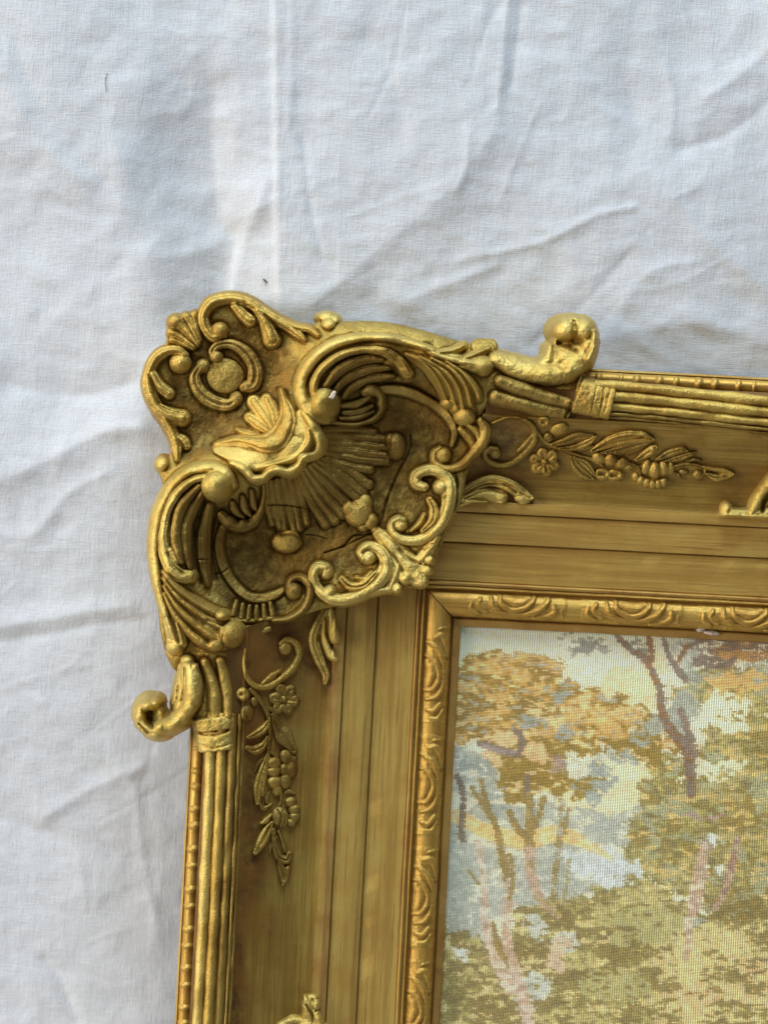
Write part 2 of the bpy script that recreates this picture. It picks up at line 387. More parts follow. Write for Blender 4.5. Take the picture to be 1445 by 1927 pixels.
# places along the rails are counted from the opening corner
def rail_xy(side, s, d):
    s = np.asarray(s, float); d = np.asarray(d, float)
    if side == 'top':  return SIGHT[0] + UX[0] * s - VX[0] * d, SIGHT[1] + UX[1] * s - VX[1] * d
    if side == 'left': return SIGHT[0] + VX[0] * s - UX[0] * d, SIGHT[1] + VX[1] * s - UX[1] * d
    if side == 'right': return SIGHT[0] + UX[0] * (OPEN_W + d) + VX[0] * s, SIGHT[1] + UX[1] * (OPEN_W + d) + VX[1] * s
    return SIGHT[0] + UX[0] * s + VX[0] * (OPEN_H + d), SIGHT[1] + UX[1] * s + VX[1] * (OPEN_H + d)
BODY_START = {'top': 22.0, 'left': 22.0}
def rail_strip(name, side, d0, d1, mat, parent, start=None, jitter=0.0, seed=1, extra=None, browning=None):
    sec = SECT[(SECT[:, 0] >= d0 - 1e-6) & (SECT[:, 0] <= d1 + 1e-6)]
    if extra is not None: sec = extra
    length = OPEN_W if side in ('top', 'bottom') else OPEN_H
    n = 220
    t = np.linspace(0, 1, n)
    rows_x, rows_y, rows_z, rows_t = [], [], [], []
    for d, z in sec:
        a = (-d + (0.9 if 16 < d < 86 and side in ('top', 'left') else 0.0) if d < 86 else max(-d, -88.0 + 0.42 * (d - 86) if d <= 241 else -38.0 + 56.0 * (d - 241) / 163)) if start is None or d <= 404 and start < 0 else start
        b = length + d
        s = a + (b - a) * t
        wob = jitter * fbm(s, np.full(n, d * 0.3), 60, 2, seed) * 2
        x, y = rail_xy(side, s, d + wob * 0.6)
        rows_x.append(x); rows_y.append(y); rows_z.append(z + wob)
        if browning is not None: rows_t.append(np.clip(browning(s, d), 0, 1))
    X, Y, Z = map(np.array, (rows_x, rows_y, rows_z))
    q = grid_quads(*X.shape)
    if side in ('left', 'bottom'): q = q[:, ::-1]
    o = link_mesh(name, frame_verts(X, Y, Z), q, mat, parent, tone=np.array(rows_t).ravel() if browning is not None else None)
    em = o.data
    # sharp arrises stay sharp
    em.set_sharp_from_angle(angle=math.radians(38))
    return o
def reed(side, dc, half, h, zb, parent, start, end, mat, bow, seed):
    """one round reed running along a rail, slightly bowed and hand-worked"""
    n = 260; s = np.linspace(start, end, n); k = 11
    X, Y, Z = [], [], []
    for j in range(k):
        a = math.pi * j / (k - 1)
        wv = 1.0 + 0.25 * fbm(s, np.full(n, 3.0), 45, 3, seed)
        d = dc + bow(s) - math.cos(a) * half * wv
        z = zb + math.sin(a) * h + 4.2 * fbm(s, np.full(n, j * 7.0), 34, 3, seed + 5) - (5 if j in (0, k - 1) else 0)
        x, y = rail_xy(side, s, d); X.append(x); Y.append(y); Z.append(z)
    X, Y, Z = map(np.array, (X, Y, Z)); q = grid_quads(*X.shape)
    if side == 'left': q = q[:, ::-1]
    return link_mesh('reed', frame_verts(X, Y, Z), q, mat, parent)

# uneven browner colour of the cove: near the corner and towards the left reeds
COVE_BROWN = {'top': lambda s, d: 1.1 * np.exp(-((s - 30) / 95.0) ** 2) * (0.75 + 0.9 * fbm(s, s * 0 + d, 40, 2, 301)) + 0.55 * np.clip(fbm(s, s * 0 + d * 3, 130, 2, 305), 0, 1) + 0.7 * np.exp(-((s - 500) / 34.0) ** 2 - ((d - 262) / 26.0) ** 2),
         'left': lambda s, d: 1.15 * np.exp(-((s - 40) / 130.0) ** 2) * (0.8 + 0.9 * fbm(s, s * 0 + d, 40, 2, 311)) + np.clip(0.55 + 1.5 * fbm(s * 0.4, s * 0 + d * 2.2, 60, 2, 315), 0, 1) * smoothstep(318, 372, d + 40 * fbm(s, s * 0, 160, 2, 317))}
rails = {}
for side in ('top', 'left', 'right', 'bottom'):
    g = 'top' if side in ('top', 'bottom') else 'left'
    st = BODY_START.get(side)
    cove = rail_strip('frame_rail', side, 241, 404, MAT['cove_' + g], frame, -1.0 if st else None, browning=COVE_BROWN.get(side))
    rails[side] = cove
    rail_strip('sight_edge', side, 0, 16.5, MAT['tan'], cove, None, 0.8, 3)
    rail_strip('carved_moulding', side, 16.5, 69, MAT['mould_' + g], cove, None, 1.2, 4)
    rail_strip('fillet', side, 69, 77.5, MAT['mould_' + g], cove, None, 0.6, 5)
    rail_strip('fillet', side, 77.5, 86, MAT['bole_' + g], cove, None, 0.4, 6)
    rail_strip('flat_band', side, 86, 160.8, MAT['flat_' + g], cove, None, 0.5, 7)
    rail_strip('flat_band', side, 160.8, 218.8, MAT['flat_' + g], cove, None, 0.4, 8)
    rail_strip('fillet', side, 218.8, 241, MAT['bole_left' if g == 'left' else 'flat_top'], cove, None, 0.4, 9)
    rail_strip('reed_bed', side, 404, 472.5, MAT['dark'], cove, st)
    rail_strip('outer_edge', side, 472.5, 502, MAT['flat_' + g], cove, st, 0.5, 10)
# reeds
for side, a, z, e in (('top', 222.0, 1500.0, 1900.0), ('left', 180.0, 1900.0, 1900.0)):
    sgn = 1
    if side == 'top': bow = lambda s: 4.0 - 9.0 * np.clip((s - 285) / 300.0, 0, 1) ** 1.2 + 4 * np.sin(s / 140.0)
    else: bow = lambda s: -2.0 - 3.5 * np.sin((s - 180) / 260.0)
    for i, (dc, hw, hh, mt) in enumerate([(460.5, 11.6, 15, 'bright' if side == 'left' else 'gold'), (440.5, 11.4, 18, 'gold'), (421.5, 10.6, 14, 'dull' if side == 'left' else 'gold'), (408.5, 4.6, 11, 'dull'), (402.0, 2.8, 6, 'dull')]):
        reed(side, dc, hw, hh, 148, rails[side], a, z, MAT[mt], bow, 20 + 3 * i)
# half-round bar of the outer edge with its pairs of raised rings
def ring_mesh():
    k, n = 9, 7
    V = []
    for i in range(n):
        s = -7.5 + 15.0 * i / (n - 1); bulge = math.cos(s / 7.5 * math.pi / 2) ** 1.5
        for j in range(k):
            a = math.pi * j / (k - 1)
            V.append((s * K, -math.cos(a) * (11.8 + 1.6 * bulge) * K, (math.sin(a) * (15.4 + 6.4 * bulge)) * K))
    me = bpy.data.meshes.new('ring'); me.from_pydata(V, [], [tuple(int(v) for v in q) for q in grid_quads(n, k)]); me.polygons.foreach_set('use_smooth', [True] * len(me.polygons))
    me.flip_normals(); return me
ring_me = {k: ring_mesh() for k in ('top', 'left')}
for side in ('top', 'left'):
    ring_me[side].materials.append(MAT['mould_' + side])
    bar = [(470.5 + 25 * (1 - math.cos(math.pi * j / 8)) / 2, 98 + 16 * math.sin(math.pi * j / 8)) for j in range(9)]
    rail_strip('edge_bar', side, 0, 0, MAT['mould_' + side], rails[side], 60.0, 0.9, 15, np.array(bar))
    s, i = (203.0, 0) if side == 'top' else (150.0, 0)
    while s < (1000 if side == 'top' else 1150):
        x, y = rail_xy(side, s, 483.0)
        o = bpy.data.objects.new('ring', ring_me[side]); col.objects.link(o); o.parent = rails[side]
        o.location = frame_verts(x, y, 98.0)[0]
        o.rotation_euler = (random.uniform(-.05, .05), 0, -ROLL + random.uniform(-.06, .06) + (0 if side == 'top' else -math.pi / 2))
        o.scale = (random.uniform(.85, 1.15), 1, random.uniform(.88, 1.12))
        s += (30.5 if i % 2 == 0 else 43.5) + random.uniform(-1.5, 1.5); i += 1

# ------------------------------------------------------------------ relief modelling
CROP = {'A': (240, 530, .2768), 'B': (540, 570, .2768), 'C': (240, 830, .2768), 'D': (480, 780, .2768), 'E': (840, 570, .2768),
        'F': (1100, 680, .23875), 'G': (240, 1080, .2768), 'H': (330, 1400, .2768), 'P': (0, 0, 1.0)}
def S(c, pts, h, prof='round', lift=0.0):
    """a modelled stroke: points (x, y, half width[, height factor]) on one of the drawing's sheets"""
    ox, oy, k = CROP[c]
    return ('s', [(ox + k * p[0], oy + k * p[1], k * p[2], p[3] if len(p) > 3 else 1.0) for p in pts], h, prof, lift)
def Bl(c, x, y, rx, ry, h, lift=0.0, rot=0.0):
    ox, oy, k = CROP[c]; return ('b', ox + k * x, oy + k * y, k * rx, k * ry, h, lift, rot)
def Q(c, x0, y0, w0, x1, y1, w1, h):
    ox, oy, k = CROP[c]; return ('q', ox + k * x0, oy + k * y0, k * w0, ox + k * x1, oy + k * y1, k * w1, h)
def G(c, pts, depth):
    ox, oy, k = CROP[c]; return ('g', [(ox + k * p[0], oy + k * p[1], k * p[2]) for p in pts], depth)

OUTLINE = spline([(425, 556), (462, 563), (505, 585), (545, 605), (580, 614), (602, 602), (620, 597), (640, 604), (700, 603), (760, 611), (830, 631), (900, 652), (955, 668), (1003, 684),
    (1060, 690), (1098, 705), (1085, 745), (1062, 792), (1000, 778), (930, 762), (908, 792), (916, 832), (885, 880), (866, 950), (838, 1012), (806, 1090), (790, 1106), (735, 1112), (650, 1138), (600, 1150),
    (540, 1170), (486, 1196), (462, 1226), (444, 1256), (446, 1350), (412, 1362), (374, 1358), (352, 1300), (345, 1275), (322, 1252), (306, 1205), (299, 1150), (294, 1100), (288, 1050), (290, 1000), (297, 955),
    (310, 920), (304, 905), (298, 882), (304, 866), (318, 858), (320, 830), (306, 800), (285, 770), (276, 735), (278, 700), (292, 666), (311, 645), (313, 620), (323, 600), (346, 592), (378, 590), (396, 570)], 4, True)
HP = np.array([(425, 560, 125), (385, 580, 125), (320, 605, 125), (285, 670, 125), (275, 735, 125), (300, 800, 122), (322, 845, 125), (300, 890, 130), (300, 940, 140), (290, 1000, 145), (288, 1060, 145), (295, 1140, 145), (310, 1220, 140), (335, 1262, 135),
    (510, 590, 128), (560, 612, 132), (617, 600, 132), (700, 610, 128), (780, 616, 128), (850, 640, 130), (920, 660, 135), (990, 685, 142), (1060, 720, 150),
    (440, 690, 126), (400, 640, 126), (340, 700, 124), (360, 790, 120), (480, 640, 126), (540, 680, 134), (400, 840, 128), (470, 780, 126), (520, 740, 130), (350, 860, 130),
    (590, 710, 168), (600, 760, 172), (620, 690, 178), (660, 655, 180), (720, 645, 180), (800, 660, 178), (870, 690, 175), (930, 715, 166),
    (560, 800, 165), (590, 830, 172), (560, 880, 168), (500, 890, 170), (440, 870, 166), (400, 880, 172), (360, 905, 175), (330, 950, 178), (318, 1010, 178), (318, 1080, 175), (335, 1150, 170), (380, 1190, 168), (420, 1220, 160),
    (680, 700, 156), (740, 700, 148), (690, 745, 134), (780, 720, 140), (830, 760, 122), (860, 790, 125), (640, 770, 135),
    (370, 970, 156), (380, 1030, 148), (400, 1000, 138), (415, 1060, 126), (400, 1110, 138), (440, 1140, 128),
    (640, 900, 110), (700, 840, 106), (760, 790, 100), (800, 800, 99), (830, 830, 106), (740, 880, 90), (700, 960, 86), (640, 1010, 86), (560, 1000, 90), (480, 1010, 96), (450, 1060, 98), (500, 1090, 98), (570, 1060, 92), (620, 860, 126), (540, 940, 118),
    (870, 860, 112), (850, 930, 108), (820, 1000, 102), (790, 1080, 95), (730, 1080, 97), (650, 1110, 99), (590, 1120, 101), (520, 1140, 107), (470, 1180, 118), (900, 780, 138), (920, 830, 122),
    (440, 1250, 142), (400, 1290, 152), (430, 1340, 152), (370, 1340, 148), (1000, 750, 152), (930, 768, 150), (1050, 780, 142)], float)
HP[HP[:, 2] < 112, 2] += 7.0                        # floor of the dish
def tps_fit(P):
    n = len(P); d2 = ((P[:, None, :2] - P[None, :, :2]) ** 2).sum(-1) / 1e4
    A = np.where(d2 > 0, 0.5 * d2 * np.log(d2 + 1e-12), 0) + np.eye(n) * 0.02
    Q = np.column_stack([np.ones(n), P[:, :2] / 100]); L = np.zeros((n + 3, n + 3)); L[:n, :n] = A; L[:n, n:] = Q; L[n:, :n] = Q.T
    return np.linalg.solve(L, np.concatenate([P[:, 2], np.zeros(3)]))
TW = tps_fit(HP)
def corner_height(x, y):
    z = TW[-3] + TW[-2] * x / 100 + TW[-1] * y / 100
    for (a, b, _), w in zip(HP, TW):
        d2 = ((x - a) ** 2 + (y - b) ** 2) / 1e4
        z = z + w * 0.5 * d2 * np.log(d2 + 1e-12)
    return z
CRACKS = [G('D', [(1058, 140, 5), (1050, 240, 5), (970, 400, 6), (905, 560, 7), (880, 640, 7), (855, 730, 8), (790, 810, 7), (670, 825, 5), (600, 895, 6), (470, 942, 4)], 7), G('D', [(790, 810, 5), (700, 850, 5), (590, 905, 5)], 5),
    G('D', [(90, 615, 4), (200, 615, 4), (345, 637, 4)], 5), G('D', [(345, 815, 4), (420, 825, 5), (490, 848, 3)], 5), G('E', [(935, 470, 7), (900, 550, 7), (850, 670, 8), (800, 780, 7)], 9),
    G('F', [(322, 190, 4), (312, 300, 5), (290, 400, 5), (265, 465, 4)], 7), G('G', [(465, 1058, 6), (560, 1085, 7), (660, 1070, 7), (745, 1020, 5)], 6),
    G('C', [(600, 905, 5), (650, 890, 6), (695, 860, 5)], 6), G('C', [(495, 805, 5), (560, 800, 5)], 5), G('C', [(668, 1255, 4), (655, 1340, 4), (660, 1380, 3)], 4), G('D', [(1370, 440, 5), (1375, 560, 5), (1358, 670, 4)], 7),
    G('H', [(110, 1775, 4), (190, 1810, 4), (270, 1808, 4), (340, 1775, 3)], 7), G('C', [(165, 800, 4), (190, 800, 4)], 4), G('E', [(60, 1150, 5), (75, 1250, 5), (62, 1400, 4)], 6), G('D', [(1180, 1190, 5), (1200, 1060, 4), (1280, 800, 4)], 3)]
def carve(X, Y, F, cuts, soft=1.0):
    for _, pts, dep in cuts:
        path = spline(pts, 5); w = path[:, 2].max() * 4
        m = (X > path[:, 0].min() - w) & (X < path[:, 0].max() + w) & (Y > path[:, 1].min() - w) & (Y < path[:, 1].max() + w)
        if not m.any(): continue
        d, v = path_distance(X[m], Y[m], path); F[m] -= dep * np.exp(-(d / np.maximum(v[:, 0], 1.0)) ** 2)
    return F
def outline_distance(X, Y): return polygon_distance(X, Y, OUTLINE[:, :2])

BX, BY, BST = np.arange(268, 1106, 1.3), np.arange(550, 1370, 1.3), 1.3
COVER = np.zeros((len(BY), len(BX)))
def blurred(A, sig):
    fy_ = np.fft.fftfreq(A.shape[0])[:, None]; fx_ = np.fft.fftfreq(A.shape[1])[None, :]
    return np.real(np.fft.ifft2(np.fft.fft2(A) * np.exp(-2 * (math.pi * sig) ** 2 * (fx_ ** 2 + fy_ ** 2))))
def build_body():
    st = BST; xs, ys = BX, BY
    X, Y = np.meshgrid(xs, ys); d = np.full(X.shape, -99.0)
    d[:] = outline_distance(X, Y)
    keep = d > -st * 1.5
    gy, gx = np.gradient(d, st)
    edge = keep & (d < 0)
    g = np.sqrt(gx ** 2 + gy ** 2) + 1e-6
    Xp = np.where(edge, X - gx / g * d, X); Yp = np.where(edge, Y - gy / g * d, Y)
    Z = corner_height(Xp, Yp)
    r = 13.0
    tt = np.clip(1 - np.clip(d, 0, r) / r, 0, 1)
    Z = Z - r * (1 - np.sqrt(1 - tt * tt * 0.999))
    Z = Z - 7.0 * np.clip(blurred(COVER, 2.8) * 1.5, 0, 1)
    Z = Z + 2.2 * fbm(X, Y, 26, 3, 81) + 1.3 * fbm(X, Y, 7, 2, 85)
    carve(X, Y, Z, CRACKS)
    # dark openings between the deep flutes
    carve(X, Y, Z, [G('C', [(530, 400, 16), (500, 480, 20), (470, 600, 20), (470, 760, 20), (510, 960, 14)], 11), G('C', [(610, 460, 16), (575, 600, 18), (570, 760, 18), (600, 940, 16)], 8),
                    G('B', [(360, 620, 26), (420, 560, 24), (520, 515, 20), (640, 490, 20), (760, 480, 18)], 7), G('B', [(680, 570, 20), (860, 580, 26), (1000, 660, 22)], 10), G('B', [(985, 300, 40), (950, 290, 25)], 8)])
    rim = edge
    Z = np.where(rim, 6.0, Z)
    ground = [spline(p, 4, True)[:, :2] for p in (
        [(380, 600), (450, 600), (530, 640), (560, 690), (540, 760), (520, 800), (430, 850), (350, 870), (330, 800), (320, 700), (340, 640)],
        [(600, 800), (600, 720), (660, 675), (760, 680), (830, 720), (880, 800), (850, 880), (800, 1000), (700, 1070), (600, 1090), (520, 1160), (440, 1160), (380, 1080), (350, 1000), (380, 950), (460, 930), (560, 890)])]
    tone = np.zeros(X.shape)
    for p in ground:
        tone = np.maximum(tone, smoothstep(-10, 16, polygon_distance(X, Y, p) + 14 * fbm(X, Y, 30, 3, 91)))
    idx = np.full(X.shape, -1); idx[keep] = np.arange(keep.sum())
    q = np.stack([idx[:-1, :-1], idx[1:, :-1], idx[1:, 1:], idx[:-1, 1:]], -1).reshape(-1, 4)
    q = q[(q >= 0).all(1)]
    return link_mesh('corner_cartouche', frame_verts(Xp[keep], Yp[keep], Z[keep]), q, MAT['ground'], frame, True, tone=tone[keep])
corner = bpy.data.objects.new('corner_cartouche', bpy.data.meshes.new('corner_cartouche')); col.objects.link(corner); corner.parent = frame

def smooth_max(a, b, k):
    h = np.clip(k - np.abs(a - b), 0, None) / k
    return np.maximum(a, b) + h * h * k * 0.25
def relief(name, mat, prims, parent=None, base='corner', step=1.3, blend=3.0, skirt=10.0, slope=3.0, rough=1.0, lift=0.0, seed=1, label=None):
    boxes = []
    for p in prims:
        if p[0] == 's': a = np.array(p[1]); w = a[:, 2].max() + 6 + skirt / slope; boxes.append((a[:, 0].min() - w, a[:, 0].max() + w, a[:, 1].min() - w, a[:, 1].max() + w))
        elif p[0] == 'q': w = max(p[3], p[6]) + 6 + skirt / slope; boxes.append((min(p[1], p[4]) - w, max(p[1], p[4]) + w, min(p[2], p[5]) - w, max(p[2], p[5]) + w))
        elif p[0] == 'b': w = max(p[3], p[4]) + 6 + skirt / slope; boxes.append((p[1] - w, p[1] + w, p[2] - w, p[2] + w))
    bx = np.array(boxes)
    xs = np.arange(bx[:, 0].min(), bx[:, 1].max(), step); ys = np.arange(bx[:, 2].min(), bx[:, 3].max(), step)
    X, Y = np.meshgrid(xs, ys); F = np.full(X.shape, -999.0)
    for p in prims:
        if p[0] == 's':
            path = spline(p[1], 6); wav = np.arange(len(path)) * 1.0
            path[:, 2] = np.maximum(path[:, 2] * (1 + 0.16 * fbm(wav, wav * 0 + seed * 3.7, 5, 2, seed)), 0.6); path[:, 3] *= 1 + 0.30 * fbm(wav, wav * 0 + seed * 1.9, 6, 2, seed + 50)
            w0 = path[:, 2].max() + skirt / slope + 4
            m = (X > path[:, 0].min() - w0) & (X < path[:, 0].max() + w0) & (Y > path[:, 1].min() - w0) & (Y < path[:, 1].max() + w0)
            d, v = path_distance(X[m], Y[m], path); w = v[:, 0]; u = d / w
            uc = np.clip(u, 0, 1)
            if p[3] == 'round': f = np.sqrt(1 - uc * uc)
            elif p[3] == 'flat': f = np.sqrt(1 - uc ** 6)
            elif p[3] == 'cup': f = np.sqrt(1 - uc ** 4) * (1 - 0.38 * np.exp(-(u / 0.26) ** 2) - 0.2 * np.exp(-((u - 0.62) / 0.14) ** 2))
            elif p[3] == 'leaf': f = 0.62 * np.sqrt(1 - uc * uc) + 0.38 * (1 - uc) - 0.17 * np.exp(-((u - 0.52) / 0.12) ** 2) * np.clip(w / 6.0 - 0.5, 0, 1)
            elif p[3] == 'vein': f = np.sqrt(1 - uc * uc) - 0.15 * np.exp(-((u - 0.58) / 0.12) ** 2) * np.clip(w / 6.0 - 0.5, 0, 1)
            elif p[3] == 'crest': f = 0.5 * np.sqrt(1 - uc * uc) + 0.5 * (1 - uc)
            elif p[3] == 'vee': f = 1 - 0.75 * uc - 0.25 * uc ** 6
            else: f = (1 - uc * uc)
            f = f * p[2] * v[:, 1] + p[4]
            f = np.where(u > 1, p[4] - (d - w) * slope, f)
        elif p[0] == 'b':
            _, bxx, byy, rx, ry, h, lf, rot = p
            w0 = max(rx, ry) + skirt / slope + 4
            m = (np.abs(X - bxx) < w0) & (np.abs(Y - byy) < w0)
            ca, sa = math.cos(rot), math.sin(rot)
            xx = (X[m] - bxx) * ca + (Y[m] - byy) * sa; yy = -(X[m] - bxx) * sa + (Y[m] - byy) * ca
            u = np.sqrt((xx / rx) ** 2 + (yy / ry) ** 2)
            f = np.where(u <= 1, lf + h * np.sqrt(np.clip(1 - u * u, 0, 1)), lf - (u - 1) * min(rx, ry) * slope)
        elif p[0] == 'q':                            # a band wrapped over a round bundle
            _, x0, y0, w0, x1, y1, w1, h = p
            m = np.ones(X.shape, bool); L = math.hypot(x1 - x0, y1 - y0); tx, ty = (x1 - x0) / L, (y1 - y0) / L
            t = (X[m] - x0) * tx + (Y[m] - y0) * ty; nn = (X[m] - x0) * -ty + (Y[m] - y0) * tx
            w = w0 + (w1 - w0) * np.clip(t / L, 0, 1); u = np.abs(nn) / w
            over = np.maximum(np.maximum(-t, t - L), 0)
            f = np.where(u <= 1, h * np.sqrt(np.clip(1 - u ** 2.4, 0, 1)), -(u - 1) * w * slope) - over * slope * 2 - 1.6 * np.exp(-np.minimum(t, L - t).clip(0) / 1.5)
        else: continue
        F[m] = smooth_max(F[m], f, blend)
    carve(X, Y, F, [p for p in prims if p[0] == 'g'])
    carve(X, Y, F, CRACKS)
    F = F + rough * (fbm(X, Y, 16, 2, seed * 7) * 1.8 + fbm(X, Y, 5, 2, seed * 7 + 3) * 0.8 - 9.0 * np.clip(value_noise(X / 5.5, Y / 5.5, seed * 5 + 1) - 0.40, 0, None))
    if base == 'corner': Z0 = corner_height(X, Y)
    elif base == 'rail': Z0 = rail_height(X, Y)
    else: Z0 = np.full(X.shape, float(base))
    if base == 'corner':
        on = F > 0; a = np.round((Y[on] - BY[0]) / BST).astype(int); b = np.round((X[on] - BX[0]) / BST).astype(int)
        ok = (a >= 0) & (a < COVER.shape[0]) & (b >= 0) & (b < COVER.shape[1]); COVER[a[ok], b[ok]] = 1.0
    keep = F > -skirt
    idx = np.full(X.shape, -1); idx[keep] = np.arange(keep.sum())
    q = np.stack([idx[:-1, :-1], idx[1:, :-1], idx[1:, 1:], idx[:-1, 1:]], -1).reshape(-1, 4); q = q[(q >= 0).all(1)]
    o = link_mesh(name, frame_verts(X[keep], Y[keep], (Z0 + F + lift)[keep]), q, MAT[mat], parent)
    if label: o['label'] = label
    return o
_seed = [1]
def orn(name, mat, prims, **kw):
    _seed[0] += 1
    carve_as = {'acanthus_scroll': 'leaf', 'acanthus_leaf': 'leaf', 'foliate_scroll': 'vein', 'leaf_rib': 'vein', 'palmette': 'leaf', 'small_shell': 'leaf', 'tip_leaf': 'leaf', 'curled_leaf': 'vein', 'small_curl': 'vein', 'leaf': 'leaf'}.get(name)
    if carve_as: prims = [p[:3] + (carve_as,) + p[4:] if p[0] == 's' and p[3] == 'round' else p for p in prims]
    return relief(name, mat, prims, corner, seed=_seed[0], **kw)

# --- upper cartouche
EDGE = dict(skirt=55.0, slope=7.0)
orn('acanthus_scroll', 'gold', [S('A', [(650, 360, 34), (590, 380, 34), (540, 330, 38), (518, 240, 44), (565, 155, 46), (660, 118, 44), (760, 122, 42), (850, 160, 40), (930, 215, 40), (1010, 262, 38), (1095, 312, 36), (1170, 368, 30), (1208, 402, 16)], 19),
    Bl('A', 628, 335, 62, 60, 24), S('A', [(735, 165, 34), (790, 225, 40), (835, 268, 46)], 20), S('A', [(885, 200, 30), (945, 290, 45), (985, 395, 66)], 21), S('A', [(1050, 265, 26), (1150, 312, 26), (1240, 330, 26), (1298, 372, 18)], 13),
    G('A', [(590, 190, 12), (660, 150, 12), (760, 158, 12)], 4), G('A', [(940, 230, 10), (1000, 290, 10), (1040, 380, 10)], 5), G('A', [(810, 150, 20), (820, 190, 22)], 5)], **EDGE)
orn('acanthus_scroll', 'gold', [S('A', [(395, 500, 28), (345, 468, 34), (270, 475, 40), (200, 520, 42), (158, 600, 42), (146, 690, 44), (172, 785, 46), (215, 870, 46), (265, 940, 44), (300, 1000, 42)], 20),
    Bl('A', 362, 555, 76, 72, 27), S('A', [(175, 630, 34), (220, 710, 44), (285, 762, 46)], 20), S('A', [(225, 870, 44), (300, 915, 62), (372, 930, 66)], 22), S('A', [(275, 960, 40), (318, 1045, 42), (340, 1125, 36), (342, 1210, 20)], 17),
    S('A', [(330, 1050, 34), (385, 1085, 40), (405, 1120, 30)], 13), G('A', [(150, 640, 10), (190, 730, 10), (230, 790, 8)], 5), G('A', [(180, 760, 10), (230, 850, 10), (290, 890, 9)], 5)], **EDGE)
orn('small_shell', 'gold', [S('A', [(480, 430, 18), (400, 330, 34), (330, 275, 50)], 17), S('A', [(490, 420, 14), (430, 300, 30), (395, 245, 36)], 15), S('A', [(460, 445, 14), (370, 380, 30), (305, 345, 36)], 14),
    S('A', [(450, 460, 12), (370, 420, 24), (310, 395, 30)], 11), Bl('A', 325, 270, 50, 46, 21), S('A', [(500, 400, 12), (465, 300, 26), (455, 225, 28)], 11)], **EDGE)
orn('c_scroll', 'dull', [Bl('A', 608, 512, 48, 46, 14), S('A', [(600, 520, 24), (578, 478, 26), (625, 432, 30), (715, 428, 34), (800, 478, 40), (858, 560, 48), (872, 640, 50), (850, 705, 46), (795, 720, 30)], 13, 'cup'), Bl('A', 820, 712, 50, 42, 13)])
orn('c_scroll', 'dull', [Bl('A', 515, 575, 52, 50, 14), S('A', [(500, 580, 26), (462, 640, 34), (475, 715, 44), (530, 785, 48), (610, 828, 48), (690, 838, 44), (745, 800, 36)], 13, 'cup'), Bl('A', 742, 795, 46, 50, 15)])
orn('cabochon', 'ground', [Bl('A', 665, 640, 125, 118, 6)], rough=1.0)
orn('palmette', 'gold', [S('A', [(1000, 1020, 22), (930, 915, 46), (858, 815, 50)], 17), S('A', [(1010, 1000, 18), (985, 900, 38), (945, 800, 40)], 17), S('A', [(980, 1030, 22), (900, 975, 40), (830, 925, 36)], 15), S('A', [(1020, 990, 14), (1020, 910, 22), (985, 830, 24)], 13),
    S('A', [(890, 1050, 22), (800, 1030, 26), (745, 1005, 14)], 10)])
orn('curled_leaf', 'gold', [S('A', [(1045, 740, 16, .6), (1062, 800, 30, .8), (1088, 880, 56), (1085, 970, 80), (1030, 1070, 92), (950, 1105, 80), (860, 1090, 50, .8), (740, 1075, 30, .6), (600, 1105, 14, .4)], 30),
    S('A', [(600, 1130, 18, .5), (720, 1110, 26, .6), (850, 1125, 30, .8)], 18)], blend=6)
orn('shell_lip', 'bright', [S('A', [(1195, 920, 56, .8), (1210, 1010, 86), (1200, 1090, 98), (1135, 1160, 98), (1040, 1200, 92), (940, 1222, 82), (840, 1215, 74), (740, 1180, 62, .8), (620, 1140, 34, .5)], 15, 'flat'),
    S('A', [(1200, 900, 22, .5), (1248, 965, 34, .8), (1300, 1040, 42), (1322, 1118, 44), (1282, 1180, 38), (1206, 1206, 34), (1172, 1262, 40), (1105, 1302, 44), (1030, 1284, 36), (980, 1296, 34), (930, 1340, 38), (868, 1345, 36, .9), (828, 1304, 30, .8), (785, 1262, 30, .7), (720, 1232, 22, .5)], 38),
    S('A', [(1236, 1010, 30), (1240, 1100, 36), (1150, 1200, 36), (1030, 1240, 32), (900, 1270, 30)], 24, 'soft')], blend=10, skirt=34, slope=5, rough=0.45)
orn('pearl', 'bright', [Bl('A', 1368, 288, 48, 44, 17), Bl('A', 1352, 240, 50, 30, 9), Bl('A', 1410, 260, 30, 30, 9)], **EDGE)
orn('pearl', 'bright', [Bl('A', 236, 1238, 44, 48, 18)], **EDGE)

# --- upper C-scroll with its reeded throat
orn('c_scroll', 'bright', [Bl('B', 262, 692, 98, 106, 38, 6), S('B', [(300, 800, 34, .8), (200, 785, 40), (120, 700, 46), (88, 590, 48), (112, 485, 48), (182, 388, 46), (285, 308, 42), (405, 262, 38), (540, 240, 34), (680, 244, 30), (800, 268, 28), (900, 300, 26), (990, 335, 20)], 22)])
orn('leaf_rib', 'gold', [S('B', [(195, 660, 26), (188, 560, 32), (240, 460, 34), (340, 382, 32), (450, 342, 28), (560, 330, 28), (670, 350, 34), (760, 408, 42), (818, 482, 42)], 18), G('B', [(690, 345, 14), (745, 400, 14), (780, 450, 10)], 6), Bl('B', 690, 410, 34, 26, 12)])
for pts in ([(270, 570, 14), (350, 480, 20), (450, 420, 20), (560, 392, 18), (650, 398, 10)], [(340, 590, 12), (390, 540, 18), (470, 490, 18), (580, 455, 17), (690, 448, 9)], [(390, 640, 10), (440, 580, 15), (540, 530, 16), (640, 508, 14), (720, 500, 8)]):
    orn('flute', 'shell', [S('B', [(a, b, w * 2.0) for a, b, w in pts], 14, 'vein')])
